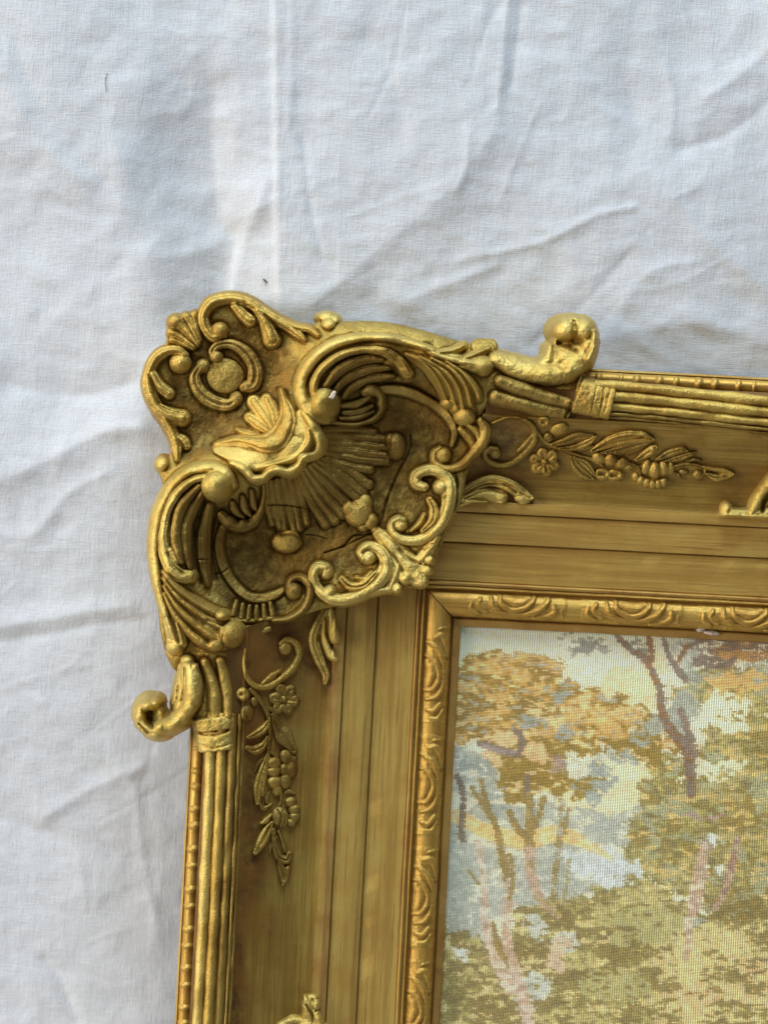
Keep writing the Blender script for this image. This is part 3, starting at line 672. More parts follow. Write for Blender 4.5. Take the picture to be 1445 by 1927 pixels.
orn('acanthus_leaf', 'gold', [S('B', [(830, 370, 26), (950, 425, 50), (1060, 520, 78), (1150, 640, 96), (1200, 750, 84)], 11, 'soft'), S('B', [(810, 360, 16.2), (930, 425, 27.0), (1020, 530, 31.0), (1072, 655, 29.7)], 22, 'crest'), S('B', [(850, 368, 16.2), (990, 448, 27.0), (1090, 560, 31.0), (1138, 690, 29.7)], 22, 'crest'), S('B', [(900, 380, 16.2), (1050, 460, 27.0), (1150, 572, 31.0), (1192, 715, 29.7)], 22, 'crest'), S('B', [(980, 388, 16.2), (1110, 458, 27.0), (1205, 568, 31.0), (1243, 695, 29.7)], 22, 'crest'), S('B', [(1080, 408, 16.2), (1190, 488, 27.0), (1275, 590, 31.0), (1300, 650, 29.7)], 22, 'crest'), Bl('B', 1205, 775, 78, 66, 24), Bl('B', 1082, 690, 46, 40, 22), Bl('B', 1145, 725, 36, 40, 20)], blend=2.5)
orn('acanthus_leaf', 'bright', [S('B', [(940, 310, 20, .6), (1020, 365, 36), (1130, 395, 46), (1240, 420, 60), (1320, 430, 72)], 22), S('B', [(1040, 345, 22), (1120, 330, 32), (1195, 295, 34)], 20), S('B', [(1160, 400, 26), (1260, 360, 34), (1370, 310, 40)], 20), Bl('B', 1325, 425, 82, 66, 27),
    S('B', [(1300, 300, 50), (1380, 290, 50)], 10), G('B', [(1010, 400, 9), (1120, 435, 9), (1220, 435, 8)], 6), G('B', [(1200, 330, 14), (1175, 380, 14)], 7)], blend=5)
orn('dish_band', 'dull', [S('B', [(640, 590, 24), (730, 592, 30), (830, 612, 32), (930, 655, 32), (1030, 715, 30), (1100, 790, 26), (1140, 880, 22), (1120, 970, 16)], 7, 'flat')])
orn('small_curl', 'dull', [S('B', [(530, 610, 30), (575, 588, 34), (625, 615, 32), (648, 680, 28), (625, 755, 24), (560, 805, 20), (450, 830, 17), (300, 818, 14)], 17), Bl('B', 575, 605, 52, 32, 20), Bl('B', 640, 690, 32, 40, 20)], blend=5)
for pts in ([(380, 700, 10), (470, 690, 14), (560, 640, 8)], [(390, 750, 10), (480, 745, 14), (580, 700, 8)], [(370, 790, 9), (480, 785, 12), (590, 740, 7)]):
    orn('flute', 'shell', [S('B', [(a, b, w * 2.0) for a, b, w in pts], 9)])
orn('pearl', 'dull', [Bl('B', 740, 975, 66, 92, 24), Bl('B', 700, 930, 42, 46, 20), G('B', [(690, 1000, 12), (700, 960, 10)], 6)])

# --- scallop shell in the dish
RIBS = []
for fan, heads, tails, w0, w1 in (('right', [(480, 105), (500, 300)], [(800, 112), (895, 168), (895, 225), (895, 275), (900, 318), (785, 375)], 20, 29),
        ('middle', [(470, 300), (290, 400)], [(780, 480), (738, 530), (710, 585), (655, 630), (600, 680), (545, 722), (470, 742)], 17, 33),
        ('left', [(275, 415), (75, 470)], [(345, 735), (300, 775), (255, 785), (210, 780), (165, 765), (118, 742)], 17, 27)):
    n = len(tails)
    for i, (ex_, ey_) in enumerate(tails):
        t = i / (n - 1); hx, hy = heads[0][0] + (heads[1][0] - heads[0][0]) * t, heads[0][1] + (heads[1][1] - heads[0][1]) * t
        bend = 44 * (0.5 - t) if fan == 'middle' else 24 * (0.5 - t)
        RIBS.append([(hx, hy, w0), ((hx + ex_) / 2 + bend * .3, (hy + ey_) / 2 - bend, (w0 + w1) / 2), (ex_, ey_, w1)])
for fan, lo, hi in (('right', 0, 6), ('middle', 6, 13), ('left', 13, 19)):
    prims = []
    for k, r in enumerate(RIBS[lo:hi]):
        wob = random.uniform(-10, 10)
        prims.append(S('D', [(r[0][0], r[0][1], r[0][2] * 1.3), (r[1][0] + wob * .5, r[1][1] - wob * .3, r[1][2] * 1.35), (r[2][0] + wob, r[2][1] + wob * .5, r[2][2] * 1.1)], 9 + wob * .12, 'soft'))
        for off in (-0.33, 0.33):
            a, b = np.array(r[0][:2]), np.array(r[2][:2]); nrm = np.array([-(b - a)[1], (b - a)[0]]) / np.linalg.norm(b - a)
            m2 = np.array(r[1][:2])
            prims.append(G('D', [tuple(a + nrm * r[0][2] * off) + (4.5,), tuple(m2 + nrm * r[1][2] * off * 1.1 + wob * .3) + (5.0,), tuple(a * .12 + b * .88 + nrm * r[2][2] * off) + (4.0,)], random.uniform(1.2, 2.4)))
    orn('shell_lobe', 'shell', prims, rough=1.3, skirt=6, blend=2.5, step=1.2)
orn('pearl', 'gold', [Bl('D', 215, 868, 102, 76, 20), Bl('D', 240, 830, 60, 50, 18), G('D', [(180, 810, 14), (260, 810, 14), (310, 850, 10)], 6)])
orn('pearl', 'gold', [Bl('D', 700, 668, 96, 96, 20), Bl('D', 640, 640, 50, 56, 18), Bl('D', 745, 600, 50, 60, 12), G('D', [(590, 600, 14), (640, 570, 16), (690, 620, 12)], 7)])
orn('pearl', 'dull', [Bl('D', 788, 728, 50, 58, 15), Bl('D', 735, 770, 36, 30, 11)])

# --- left C-scroll with its reeded throat
orn('c_scroll', 'bright', [Bl('C', 622, 308, 108, 110, 38, 6), S('C', [(730, 300, 30, .8), (690, 225, 38), (600, 180, 42), (500, 178, 44), (400, 218, 44), (300, 308, 44), (226, 448, 44), (190, 600, 42), (182, 760, 40), (200, 900, 38), (232, 1050, 36), (272, 1180, 28)], 22)], skirt=30, slope=6)
orn('leaf_rib', 'bright', [S('C', [(565, 240, 26), (455, 268, 34), (352, 352, 38), (282, 470, 40), (250, 620, 42), (262, 750, 44), (304, 848, 48), (370, 912, 52), (440, 918, 48)], 19), G('C', [(290, 760, 10), (330, 850, 11), (400, 900, 9)], 6), S('C', [(310, 740, 20), (350, 810, 30)], 12)])
for pts in ([(500, 310, 14), (390, 440, 22), (345, 590, 22), (352, 720, 20), (385, 820, 12)], [(520, 360, 13), (445, 490, 20), (412, 620, 20), (420, 780, 16), (440, 860, 10)], [(570, 440, 16), (540, 560, 24), (528, 700, 26), (535, 840, 22), (555, 970, 14)]):
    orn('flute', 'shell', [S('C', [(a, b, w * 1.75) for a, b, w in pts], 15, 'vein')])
orn('dish_band', 'dull', [S('C', [(650, 590, 28), (630, 660, 30), (630, 750, 32), (660, 860, 32), (725, 970, 32), (820, 1055, 32), (920, 1068, 30), (1000, 1045, 28), (1050, 1015, 22)], 8, 'flat')])
orn('small_curl', 'dull', [S('C', [(650, 505, 34), (690, 555, 44), (770, 582, 42), (850, 555, 34), (905, 480, 26), (930, 390, 20), (935, 300, 14)], 18), Bl('C', 690, 550, 52, 46, 22), Bl('C', 790, 565, 46, 38, 21)], blend=5)
for pts in ([(720, 420, 10), (740, 480, 14), (790, 520, 8)], [(790, 380, 10), (800, 460, 14), (840, 510, 8)], [(850, 340, 9), (860, 430, 13), (880, 470, 7)]):
    orn('flute', 'shell', [S('C', [(a, b, w * 2.0) for a, b, w in pts], 9)])
orn('acanthus_leaf', 'gold', [S('C', [(275, 920, 30), (350, 1030, 60), (450, 1150, 96), (550, 1260, 122), (630, 1320, 104)], 11, 'soft'), S('C', [(262, 888, 20.4), (360, 1000, 34.0), (470, 1085, 39.1), (580, 1150, 37.4), (660, 1180, 27.2)], 22, 'crest'), S('C', [(262, 930, 20.4), (360, 1055, 34.0), (480, 1155, 39.1), (590, 1225, 37.4), (690, 1275, 27.2)], 22, 'crest'), S('C', [(266, 985, 20.4), (350, 1115, 34.0), (450, 1215, 39.1), (560, 1300, 37.4), (640, 1350, 27.2)], 22, 'crest'), S('C', [(264, 1035, 20.4), (330, 1165, 34.0), (415, 1270, 39.1), (500, 1345, 37.4), (570, 1390, 27.2)], 22, 'crest'), Bl('C', 722, 1308, 102, 98, 34), Bl('C', 655, 1182, 58, 44, 30), Bl('C', 610, 1380, 62, 48, 24), G('C', [(560, 1212, 14), (640, 1240, 14), (700, 1215, 10)], 8)], blend=2.5)
orn('acanthus_leaf', 'bright', [S('C', [(250, 1110, 18), (275, 1180, 30), (300, 1250, 44), (330, 1330, 58), (345, 1400, 62)], 22), Bl('C', 330, 1395, 62, 58, 27), S('C', [(350, 1230, 20), (370, 1300, 36), (385, 1370, 36)], 17), Bl('C', 290, 1270, 22, 30, 14), G('C', [(300, 1180, 8), (335, 1280, 10), (360, 1360, 8)], 7)], skirt=30, slope=6)
orn('gadroon_rim', 'dull', [S('C', [(700, 1210, 18), (800, 1225, 16), (900, 1220, 16), (990, 1200, 14)], 7), S('C', [(820, 1275, 26), (900, 1292, 30), (965, 1278, 20)], 9)])
for a, b, c_, d_ in ((742, 1090, 722, 1175), (785, 1110, 775, 1200), (830, 1122, 822, 1212), (878, 1124, 876, 1215), (925, 1116, 932, 1205), (970, 1100, 985, 1185)):
    orn('gadroon', 'dull', [S('C', [(a, b, 15), ((a + c_) / 2, (b + d_) / 2, 19), (c_, d_, 19)], 9)])

# --- chain of scrolls closing the dish towards the rails
orn('foliate_scroll', 'gold', [Bl('B', 1062, 1035, 54, 56, 17), S('B', [(1040, 985, 18), (1000, 1020, 24), (1010, 1088, 26), (1085, 1125, 26), (1175, 1108, 28), (1255, 1035, 32), (1325, 945, 40), (1345, 860, 40), (1310, 800, 26)], 15), S('B', [(1180, 860, 26), (1235, 910, 32), (1270, 980, 22)], 11),
    S('B', [(1230, 830, 22), (1290, 880, 26), (1310, 950, 18)], 12)])
orn('foliate_scroll', 'bright', [S('D', [(1150, 490, 34), (1100, 470, 46), (1092, 420, 42), (1145, 385, 40), (1225, 380, 42), (1300, 425, 46), (1322, 520, 50), (1302, 650, 46), (1240, 770, 42), (1130, 848, 36), (1020, 856, 32), (942, 810, 28), (926, 745, 26), (965, 708, 24), (1010, 715, 20)], 19), Bl('D', 985, 752, 48, 46, 17),
    Bl('D', 1258, 490, 56, 52, 24), G('D', [(1150, 440, 14), (1220, 430, 12), (1200, 470, 12)], 8), G('D', [(1290, 560, 9), (1250, 690, 10), (1150, 790, 10), (1040, 815, 8)], 6), G('D', [(1210, 540, 8), (1240, 600, 8), (1220, 690, 8)], 5)])
orn('leaf', 'gold', [S('D', [(1185, 580, 22), (1215, 640, 30), (1205, 720, 30), (1140, 790, 18)], 14, 'cup'), S('D', [(1150, 680, 14), (1120, 740, 20), (1060, 790, 12)], 10)])
orn('foliate_scroll', 'bright', [Bl('D', 770, 965, 56, 58, 18), S('D', [(735, 985, 22), (715, 935, 28), (765, 895, 34), (850, 925, 42), (892, 1010, 48), (865, 1105, 52), (780, 1185, 50), (645, 1252, 46), (525, 1256, 42), (432, 1190, 38), (395, 1100, 38), (425, 1035, 40), (480, 1040, 36)], 19),
    Bl('D', 480, 1070, 52, 56, 19), Bl('D', 505, 1205, 46, 48, 21), G('D', [(860, 1020, 9), (820, 1110, 10), (700, 1190, 10), (580, 1215, 8)], 6), G('D', [(440, 1100, 9), (460, 1060, 8)], 5), G('D', [(830, 1000, 7), (790, 1090, 8), (700, 1150, 8)], 4)])
orn('leaf', 'gold', [S('D', [(590, 1120, 22), (650, 1170, 30), (740, 1160, 30), (820, 1080, 20)], 15, 'cup'), S('D', [(690, 1110, 14), (740, 1120, 18), (790, 1070, 12)], 11)])
orn('foliate_scroll', 'dull', [Bl('D', 262, 1200, 58, 60, 18), S('D', [(225, 1170, 22), (250, 1120, 26), (310, 1108, 28), (362, 1150, 28), (372, 1225, 26), (325, 1325, 24), (230, 1388, 22), (125, 1400, 16)], 14)])
orn('tip_leaf', 'bright', [S('D', [(820, 790, 30), (900, 870, 60), (980, 960, 84), (1060, 1050, 92), (1110, 1110, 70)], 15), S('D', [(1240, 830, 26), (1180, 920, 40), (1120, 1000, 50)], 13), S('D', [(1000, 960, 30), (960, 1080, 44), (920, 1180, 40)], 13), Bl('D', 1130, 1140, 46, 40, 17), Bl('D', 965, 1185, 36, 40, 16), Bl('D', 1020, 1110, 50, 50, 17), Bl('D', 1185, 990, 36, 34, 15), Bl('D', 1165, 1060, 40, 36, 14),
    S('D', [(740, 1230, 26), (830, 1200, 30), (910, 1190, 26)], 12), G('D', [(980, 920, 10), (1040, 980, 12), (1130, 1015, 8)], 7), G('D', [(940, 950, 8), (990, 1040, 9), (1010, 1100, 7)], 5), G('D', [(1080, 900, 9), (1150, 910, 9), (1210, 880, 8)], 5)], blend=5)

# --- knob spurs at both ends
orn('knob_spur', 'bright', [S('E', [(330, 380, 54, .8), (440, 430, 70, .8), (580, 475, 78), (720, 490, 78), (830, 450, 82), (905, 370, 82), (950, 270, 72), (960, 200, 62)], 30), Bl('E', 805, 178, 98, 92, 56, 4), Bl('E', 920, 180, 92, 90, 54, 4), Bl('E', 860, 140, 80, 60, 50, 4), Bl('E', 950, 290, 56, 66, 44), S('E', [(850, 240, 120), (850, 340, 128), (800, 440, 110)], 24), S('E', [(990, 200, 30), (985, 300, 30), (950, 390, 34)], 46),
    S('E', [(700, 300, 24), (690, 380, 40), (640, 440, 44)], 22), G('E', [(858, 130, 12), (858, 190, 16), (855, 250, 14)], 11), G('E', [(760, 275, 16), (830, 275, 22), (890, 262, 18)], 22), G('E', [(850, 310, 22), (870, 330, 14)], 14), G('E', [(770, 430, 26), (790, 445, 22)], 9), G('E', [(500, 380, 20), (540, 400, 16)], 7), G('E', [(560, 560, 10), (700, 560, 10)], 7)], skirt=70, slope=7, blend=5, rough=1.8)
orn('reed', 'dull', [S('E', [(360, 540, 46), (480, 585, 56), (620, 630, 58), (740, 665, 54), (840, 690, 40)], 20)])
orn('reed', 'dull', [S('E', [(330, 650, 48), (480, 690, 56), (630, 728, 56), (790, 752, 50)], 20)])
orn('collar', 'gold', [Q('E', 868, 628, 128, 1085, 678, 116, 24), Q('E', 1085, 678, 118, 1118, 686, 116, 28), G('E', [(1060, 560, 6), (1050, 660, 6), (1025, 770, 6)], 4), G('E', [(1010, 560, 5), (990, 660, 5), (970, 760, 5)], 2.5)], base=146, blend=3, rough=1.5, skirt=30, slope=5)
orn('knob_spur', 'bright', [S('G', [(415, 590, 50, .8), (435, 690, 68), (452, 790, 74), (430, 880, 72), (375, 960, 64), (300, 1020, 58), (200, 1050, 58), (115, 1020, 58), (84, 945, 50), (120, 885, 46), (190, 878, 40)], 40), Bl('G', 232, 1030, 52, 54, 52), Bl('G', 140, 890, 60, 50, 52), Bl('G', 90, 960, 46, 60, 50), Bl('G', 200, 1080, 70, 44, 40), Bl('G', 160, 970, 84, 84, 16), S('G', [(405, 640, 60), (410, 780, 80), (380, 890, 76)], 20),
    G('G', [(155, 935, 16), (150, 990, 20), (175, 1030, 13)], 24), G('G', [(90, 1010, 8), (150, 1070, 9)], 10), G('G', [(400, 640, 10), (400, 760, 12), (380, 860, 12)], 9), G('G', [(350, 760, 8), (340, 860, 9), (290, 930, 9)], 8), S('G', [(470, 620, 26), (490, 740, 34), (480, 860, 36)], 30)], skirt=70, slope=7, blend=5, rough=1.6)
orn('reed', 'gold', [S('G', [(535, 590, 34), (570, 690, 44), (595, 800, 48), (605, 960, 46)], 17)])
orn('reed', 'gold', [S('G', [(640, 590, 34), (665, 690, 40), (682, 800, 38), (690, 950, 34)], 15)])
orn('collar', 'bright', [Q('G', 594, 968, 142, 606, 1054, 138, 25), Q('G', 608, 1066, 134, 622, 1192, 122, 23), G('G', [(490, 1150, 6), (600, 1172, 6), (730, 1135, 6)], 3)], base=146, blend=2, rough=1.5, skirt=30, slope=5)

body_tmp = build_body(); corner.data = body_tmp.data; bpy.data.objects.remove(body_tmp)

# ------------------------------------------------------------------ sprays of leaves and flowers in the coves
def fuller(p):
    if p[0] == 's': return ('s', [(a, b, w * 1.02, h) for a, b, w, h in p[1]], p[2] * 1.2, p[3], p[4])
    if p[0] == 'b': return ('b', p[1], p[2], p[3] * 1.05, p[4] * 1.05, p[5] * 1.15, p[6], p[7])
    return ('g', p[1], p[2] * 1.35)
def spray(side, items):
    for name, mat, prims in items:
        _seed[0] += 1
        if name == 'flower': prims = [('b', p[1], p[2], p[3] * 1.18, p[4] * 1.18, p[5] * 0.95, p[6], p[7]) if p[0] == 'b' else p for p in prims]
        relief(name, mat, [fuller(p) for p in prims], rails[side], base='rail', seed=_seed[0], step=1.1, skirt=7, rough=0.8, blend=1.0)
def flower(c, x, y, r, n, pr, ph=0.3, sq=0.85, h=9):
    out = [Bl(c, x + r * math.cos(ph + i * 2 * math.pi / n), y + r * sq * math.sin(ph + i * 2 * math.pi / n), pr * 1.15, pr, h, rot=ph + i * 2 * math.pi / n) for i in range(n)]
    out += [G(c, [(x + r * .5 * math.cos(ph + i * 2 * math.pi / n), y + r * .5 * sq * math.sin(ph + i * 2 * math.pi / n), pr * .25), (x + r * 1.2 * math.cos(ph + i * 2 * math.pi / n), y + r * 1.2 * sq * math.sin(ph + i * 2 * math.pi / n), pr * .3)], 2.5) for i in range(n)]
    return out + [Bl(c, x, y, pr * .62, pr * .62, h * 1.15)]
def bead_ring(c, x, y, r, h=9): return [Bl(c, x, y, r, r, h), G(c, [(x - r * .15, y, r * .35), (x + r * .15, y, r * .35)], h * .7)]
spray('top', [
    ('vine_scroll', 'dull', [Bl('E', 335, 1020, 44, 42, 11), S('E', [(345, 985, 16), (290, 985, 22), (262, 1040, 26), (320, 1092, 26), (420, 1100, 26), (520, 1040, 26), (595, 945, 28), (590, 855, 24), (510, 795, 16), (410, 786, 13), (310, 820, 10)], 9), S('E', [(490, 1005, 18), (530, 970, 24), (590, 900, 18)], 9)]),
    ('berry', 'gold', bead_ring('E', 655, 812, 38)), ('berry', 'gold', [Bl('E', 765, 862, 62, 42, 11, rot=-.3)]), ('berry', 'dull', [Bl('E', 692, 915, 36, 34, 9)]),
    ('flower', 'gold', flower('E', 672, 1080, 62, 6, 36)),
    ('stem', 'dull', [S('E', [(610, 880, 18), (680, 955, 18), (800, 1000, 16), (930, 1045, 14), (1100, 1070, 12), (1290, 1110, 10), (1440, 1090, 8)], 6)]),
    ('leaf', 'dull', [S('E', [(720, 965, 16), (800, 945, 26), (890, 915, 34), (990, 905, 14)], 9, 'cup')]), ('leaf', 'gold', [S('E', [(770, 990, 12), (870, 985, 24), (960, 950, 28), (1010, 910, 10)], 9, 'cup')]),
    ('leaf', 'gold', [S('E', [(990, 1005, 14), (1090, 955, 40), (1200, 920, 50), (1320, 915, 40), (1400, 930, 12)], 11, 'cup'), G('E', [(1000, 1000, 6), (1150, 950, 7), (1340, 915, 6)], 4)]),
    ('leaf', 'dull', [S('E', [(1060, 1020, 12), (1180, 1000, 34), (1290, 970, 40), (1380, 940, 16)], 8, 'cup')]),
    ('leaf', 'dull', [S('E', [(850, 1050, 14), (890, 1110, 38), (950, 1165, 40), (1000, 1195, 12)], 8, 'cup')]),
    ('leaf', 'gold', [S('E', [(870, 1050, 10), (960, 1100, 28), (1010, 1170, 14)], 8, 'cup')]),
    ('flower', 'gold', [Bl('F', 118, 765, 48, 42, 11, rot=.5), Bl('F', 212, 778, 46, 46, 13), Bl('F', 295, 805, 50, 40, 11, rot=-.4), Bl('F', 355, 830, 40, 24, 8, rot=-.5), Bl('F', 150, 885, 56, 46, 10), Bl('F', 245, 893, 62, 44, 10), G('F', [(130, 885, 16), (165, 885, 16)], 6), G('F', [(225, 895, 16), (265, 895, 16)], 6), G('F', [(60, 830, 9), (200, 835, 9), (330, 860, 8)], 5)]),
    ('leaf', 'gold', [S('F', [(410, 775, 14), (470, 740, 36), (540, 690, 36), (560, 670, 16)], 10, 'cup'), Bl('F', 535, 700, 28, 30, 12)]),
    ('flower', 'gold', [Bl('F', 492, 835, 34, 58, 12, rot=.25), Bl('F', 560, 860, 44, 62, 15), Bl('F', 632, 845, 40, 56, 12, rot=-.2), Bl('F', 685, 840, 30, 44, 9)] + [Bl('F', a, b, 30, 34, 9) for a, b in ((415, 905), (455, 930), (500, 950), (545, 962), (592, 962), (635, 948))] + [G('F', [(455, 890, 8), (560, 925, 9), (660, 900, 8)], 4)]),
    ('leaf', 'dull', [S('F', [(570, 775, 12), (660, 730, 34), (760, 700, 30), (805, 705, 14)], 9, 'cup')]), ('leaf', 'dull', [S('F', [(640, 785, 10), (740, 765, 26), (830, 735, 20), (880, 720, 8)], 8, 'cup')]),
    ('stem', 'dull', [S('F', [(700, 830, 14), (800, 808, 14), (910, 820, 14), (990, 860, 12)], 7)]), ('vine_scroll', 'dull', [Bl('F', 905, 895, 46, 42, 10), S('F', [(960, 850, 14), (945, 900, 16), (900, 925, 14)], 8)]), ('berry', 'dull', [Bl('F', 790, 870, 40, 26, 7)]),
    ('leaf', 'gold', [S('F', [(940, 830, 12), (1020, 845, 22), (1110, 860, 26), (1190, 885, 8)], 9), S('F', [(970, 885, 12), (1050, 915, 30), (1130, 905, 26), (1185, 885, 8)], 9, 'cup')]),
    ('leaf', 'dull', [S('E', [(900, 1010, 5), (960, 985, 15), (1040, 975, 5)], 7, 'cup')]), ('leaf', 'gold', [S('E', [(950, 1055, 5), (1010, 1070, 13), (1070, 1110, 5)], 7, 'cup')]), ('leaf', 'dull', [S('E', [(1190, 1080, 5), (1260, 1100, 14), (1310, 1150, 5)], 7, 'cup')]),
    ('leaf', 'dull', [S('F', [(330, 740, 6), (390, 700, 20), (450, 660, 6)], 7, 'cup')]), ('leaf', 'gold', [S('F', [(380, 800, 6), (430, 850, 18), (450, 900, 5)], 7, 'cup')]), ('leaf', 'dull', [S('F', [(690, 870, 5), (740, 890, 14), (770, 920, 4)], 6, 'cup')]), ('leaf', 'dull', [S('F', [(800, 800, 5), (860, 775, 13), (930, 780, 4)], 6, 'cup')]),
    ('acanthus_leaf', 'bright', [S('E', [(60, 1330, 24), (170, 1250, 34), (310, 1205, 40), (430, 1240, 46), (540, 1310, 40), (585, 1325, 18)], 14, 'cup'), S('E', [(70, 1350, 18), (220, 1300, 34), (330, 1310, 46), (380, 1320, 46)], 15), S('E', [(60, 1390, 16), (180, 1340, 26), (270, 1335, 26)], 10), Bl('E', 520, 1330, 62, 36, 13, rot=.2), G('E', [(120, 1300, 8), (260, 1235, 9), (400, 1240, 8), (480, 1290, 7)], 6), G('E', [(130, 1330, 7), (280, 1270, 8), (400, 1290, 8)], 5)]),
    ('rail_ornament', 'bright', [Bl('F', 1128, 1165, 52, 66, 22), S('F', [(1120, 1190, 46), (1220, 1192, 44), (1320, 1195, 54), (1400, 1200, 60), (1500, 1190, 60)], 20), S('F', [(1330, 1190, 50), (1370, 1110, 60), (1430, 1020, 66), (1500, 930, 70)], 26), S('F', [(1420, 1130, 40), (1520, 1060, 60), (1600, 1000, 60)], 20), Bl('F', 1430, 985, 40, 36, 28), G('F', [(1410, 1180, 12), (1420, 1110, 14), (1460, 1040, 12)], 12), G('F', [(1190, 1140, 14), (1280, 1150, 14)], 5)]),
])
spray('left', [
    ('vine_scroll', 'gold', [Bl('G', 1070, 508, 46, 46, 11), S('G', [(1040, 480, 18), (1085, 445, 24), (1145, 480, 28), (1162, 560, 28), (1120, 650, 28), (1040, 720, 26), (960, 765, 26), (880, 765, 20), (825, 710, 16), (795, 620, 13), (805, 510, 9)], 10), S('G', [(920, 745, 14), (980, 700, 24), (1030, 665, 16)], 9)]),
    ('berry', 'gold', bead_ring('G', 790, 812, 44)), ('berry', 'dull', [Bl('G', 818, 942, 46, 52, 12), G('G', [(820, 960, 8), (830, 980, 8)], 4)]), ('berry', 'dull', [Bl('G', 868, 862, 28, 36, 9)]),
    ('flower', 'dull', flower('G', 1065, 858, 58, 6, 36, 1.2, 1.15)),
    ('stem', 'dull', [S('G', [(845, 780, 18), (905, 860, 18), (955, 960, 20), (968, 1080, 16), (955, 1220, 13), (935, 1330, 11), (895, 1440, 10)], 8)]),
    ('leaf', 'gold', [S('G', [(965, 985, 10), (940, 1040, 28), (890, 1080, 28), (825, 1105, 12)], 10, 'cup')]), ('leaf', 'gold', [S('G', [(950, 1110, 10), (925, 1165, 26), (870, 1195, 34), (820, 1175, 16)], 10, 'cup')]),
    ('leaf', 'dull', [S('G', [(985, 960, 12), (1020, 1050, 40), (1070, 1120, 58), (1130, 1210, 24)], 9, 'cup')]),
    ('leaf', 'gold', [S('H', [(635, 60, 12), (595, 180, 28), (565, 300, 34), (560, 400, 16)], 10, 'cup'), S('H', [(640, 90, 8), (610, 230, 14), (595, 350, 10)], 9)]),
    ('flower', 'gold', [Bl('H', 668, 135, 42, 36, 12), Bl('H', 668, 190, 40, 34, 12), Bl('H', 672, 262, 42, 36, 12), Bl('H', 690, 318, 30, 34, 9)]), ('flower', 'dull', [Bl('H', 752, 92, 42, 44, 12), Bl('H', 788, 175, 34, 54, 11), Bl('H', 740, 180, 30, 40, 12), Bl('H', 748, 258, 38, 48, 11), Bl('H', 790, 115, 30, 34, 9)]),
    ('leaf', 'dull', [S('H', [(575, 400, 10), (600, 440, 18), (650, 415, 12)], 7)]), ('stem', 'dull', [S('H', [(715, 320, 14), (715, 400, 12), (690, 450, 12)], 6)]),
    ('bud', 'dull', [Bl('H', 712, 505, 58, 72, 14, rot=-.3), G('H', [(690, 450, 6), (720, 500, 7), (700, 565, 6)], 4), G('H', [(730, 460, 6), (750, 510, 6), (735, 560, 6)], 3)]),
    ('flower', 'dull', [Bl('H', 782, 405, 36, 32, 11), Bl('H', 805, 455, 36, 32, 11), Bl('H', 808, 505, 34, 30, 11), Bl('H', 788, 545, 32, 28, 10)]),
    ('leaf', 'gold', [S('H', [(650, 485, 10), (615, 525, 22), (580, 540, 8)], 8)]), ('leaf', 'gold', [S('H', [(655, 540, 12), (620, 600, 34), (580, 680, 36), (545, 740, 16)], 11, 'cup'), G('H', [(640, 560, 6), (590, 680, 7)], 4)]),
    ('vine_scroll', 'dull', [S('H', [(665, 590, 16), (672, 680, 18), (700, 770, 24), (755, 800, 30), (775, 760, 22)], 9, 'cup'), S('H', [(700, 600, 12), (730, 680, 18), (745, 740, 14)], 7)]),
    ('leaf', 'dull', [S('H', [(705, 800, 14), (720, 860, 30), (740, 910, 34), (728, 970, 12)], 9, 'cup'), Bl('H', 762, 870, 22, 36, 8)]),
    ('leaf', 'dull', [S('G', [(930, 900, 5), (985, 930, 15), (1020, 980, 5)], 7, 'cup')]), ('leaf', 'gold', [S('G', [(960, 1200, 5), (1005, 1240, 15), (1030, 1290, 5)], 7, 'cup')]), ('leaf', 'dull', [S('G', [(930, 1250, 5), (890, 1290, 14), (870, 1340, 4)], 7, 'cup')]),
    ('leaf', 'dull', [S('H', [(640, 330, 5), (620, 380, 14), (640, 430, 4)], 7, 'cup')]), ('leaf', 'gold', [S('H', [(740, 340, 5), (770, 330, 13), (810, 350, 4)], 6, 'cup')]), ('leaf', 'dull', [S('H', [(690, 640, 5), (650, 700, 13), (640, 760, 4)], 6, 'cup')]),
    ('acanthus_leaf', 'bright', [S('G', [(1345, 235, 26), (1290, 350, 34), (1262, 460, 34), (1300, 590, 34), (1345, 690, 26), (1342, 745, 18)], 13, 'cup'), S('G', [(1375, 230, 26), (1385, 340, 40), (1405, 440, 44)], 16), S('G', [(1335, 320, 18), (1335, 440, 28), (1380, 560, 30), (1420, 590, 16)], 12), G('G', [(1310, 350, 7), (1290, 470, 8), (1330, 600, 7)], 6), G('G', [(1360, 300, 7), (1355, 420, 8), (1390, 510, 7)], 6)]),
    ('rail_ornament', 'bright', [S('H', [(880, 1740, 20), (895, 1790, 46), (905, 1870, 60), (890, 1960, 70)], 18), Bl('H', 950, 1790, 34, 40, 14), S('H', [(850, 1900, 30), (780, 1900, 30), (720, 1940, 40)], 13), S('H', [(960, 1850, 24), (990, 1940, 34)], 13), Bl('H', 920, 1745, 46, 24, 10), Bl('H', 800, 1880, 40, 20, 8), G('H', [(890, 1790, 8), (930, 1860, 9), (940, 1940, 9)], 6)]),
])

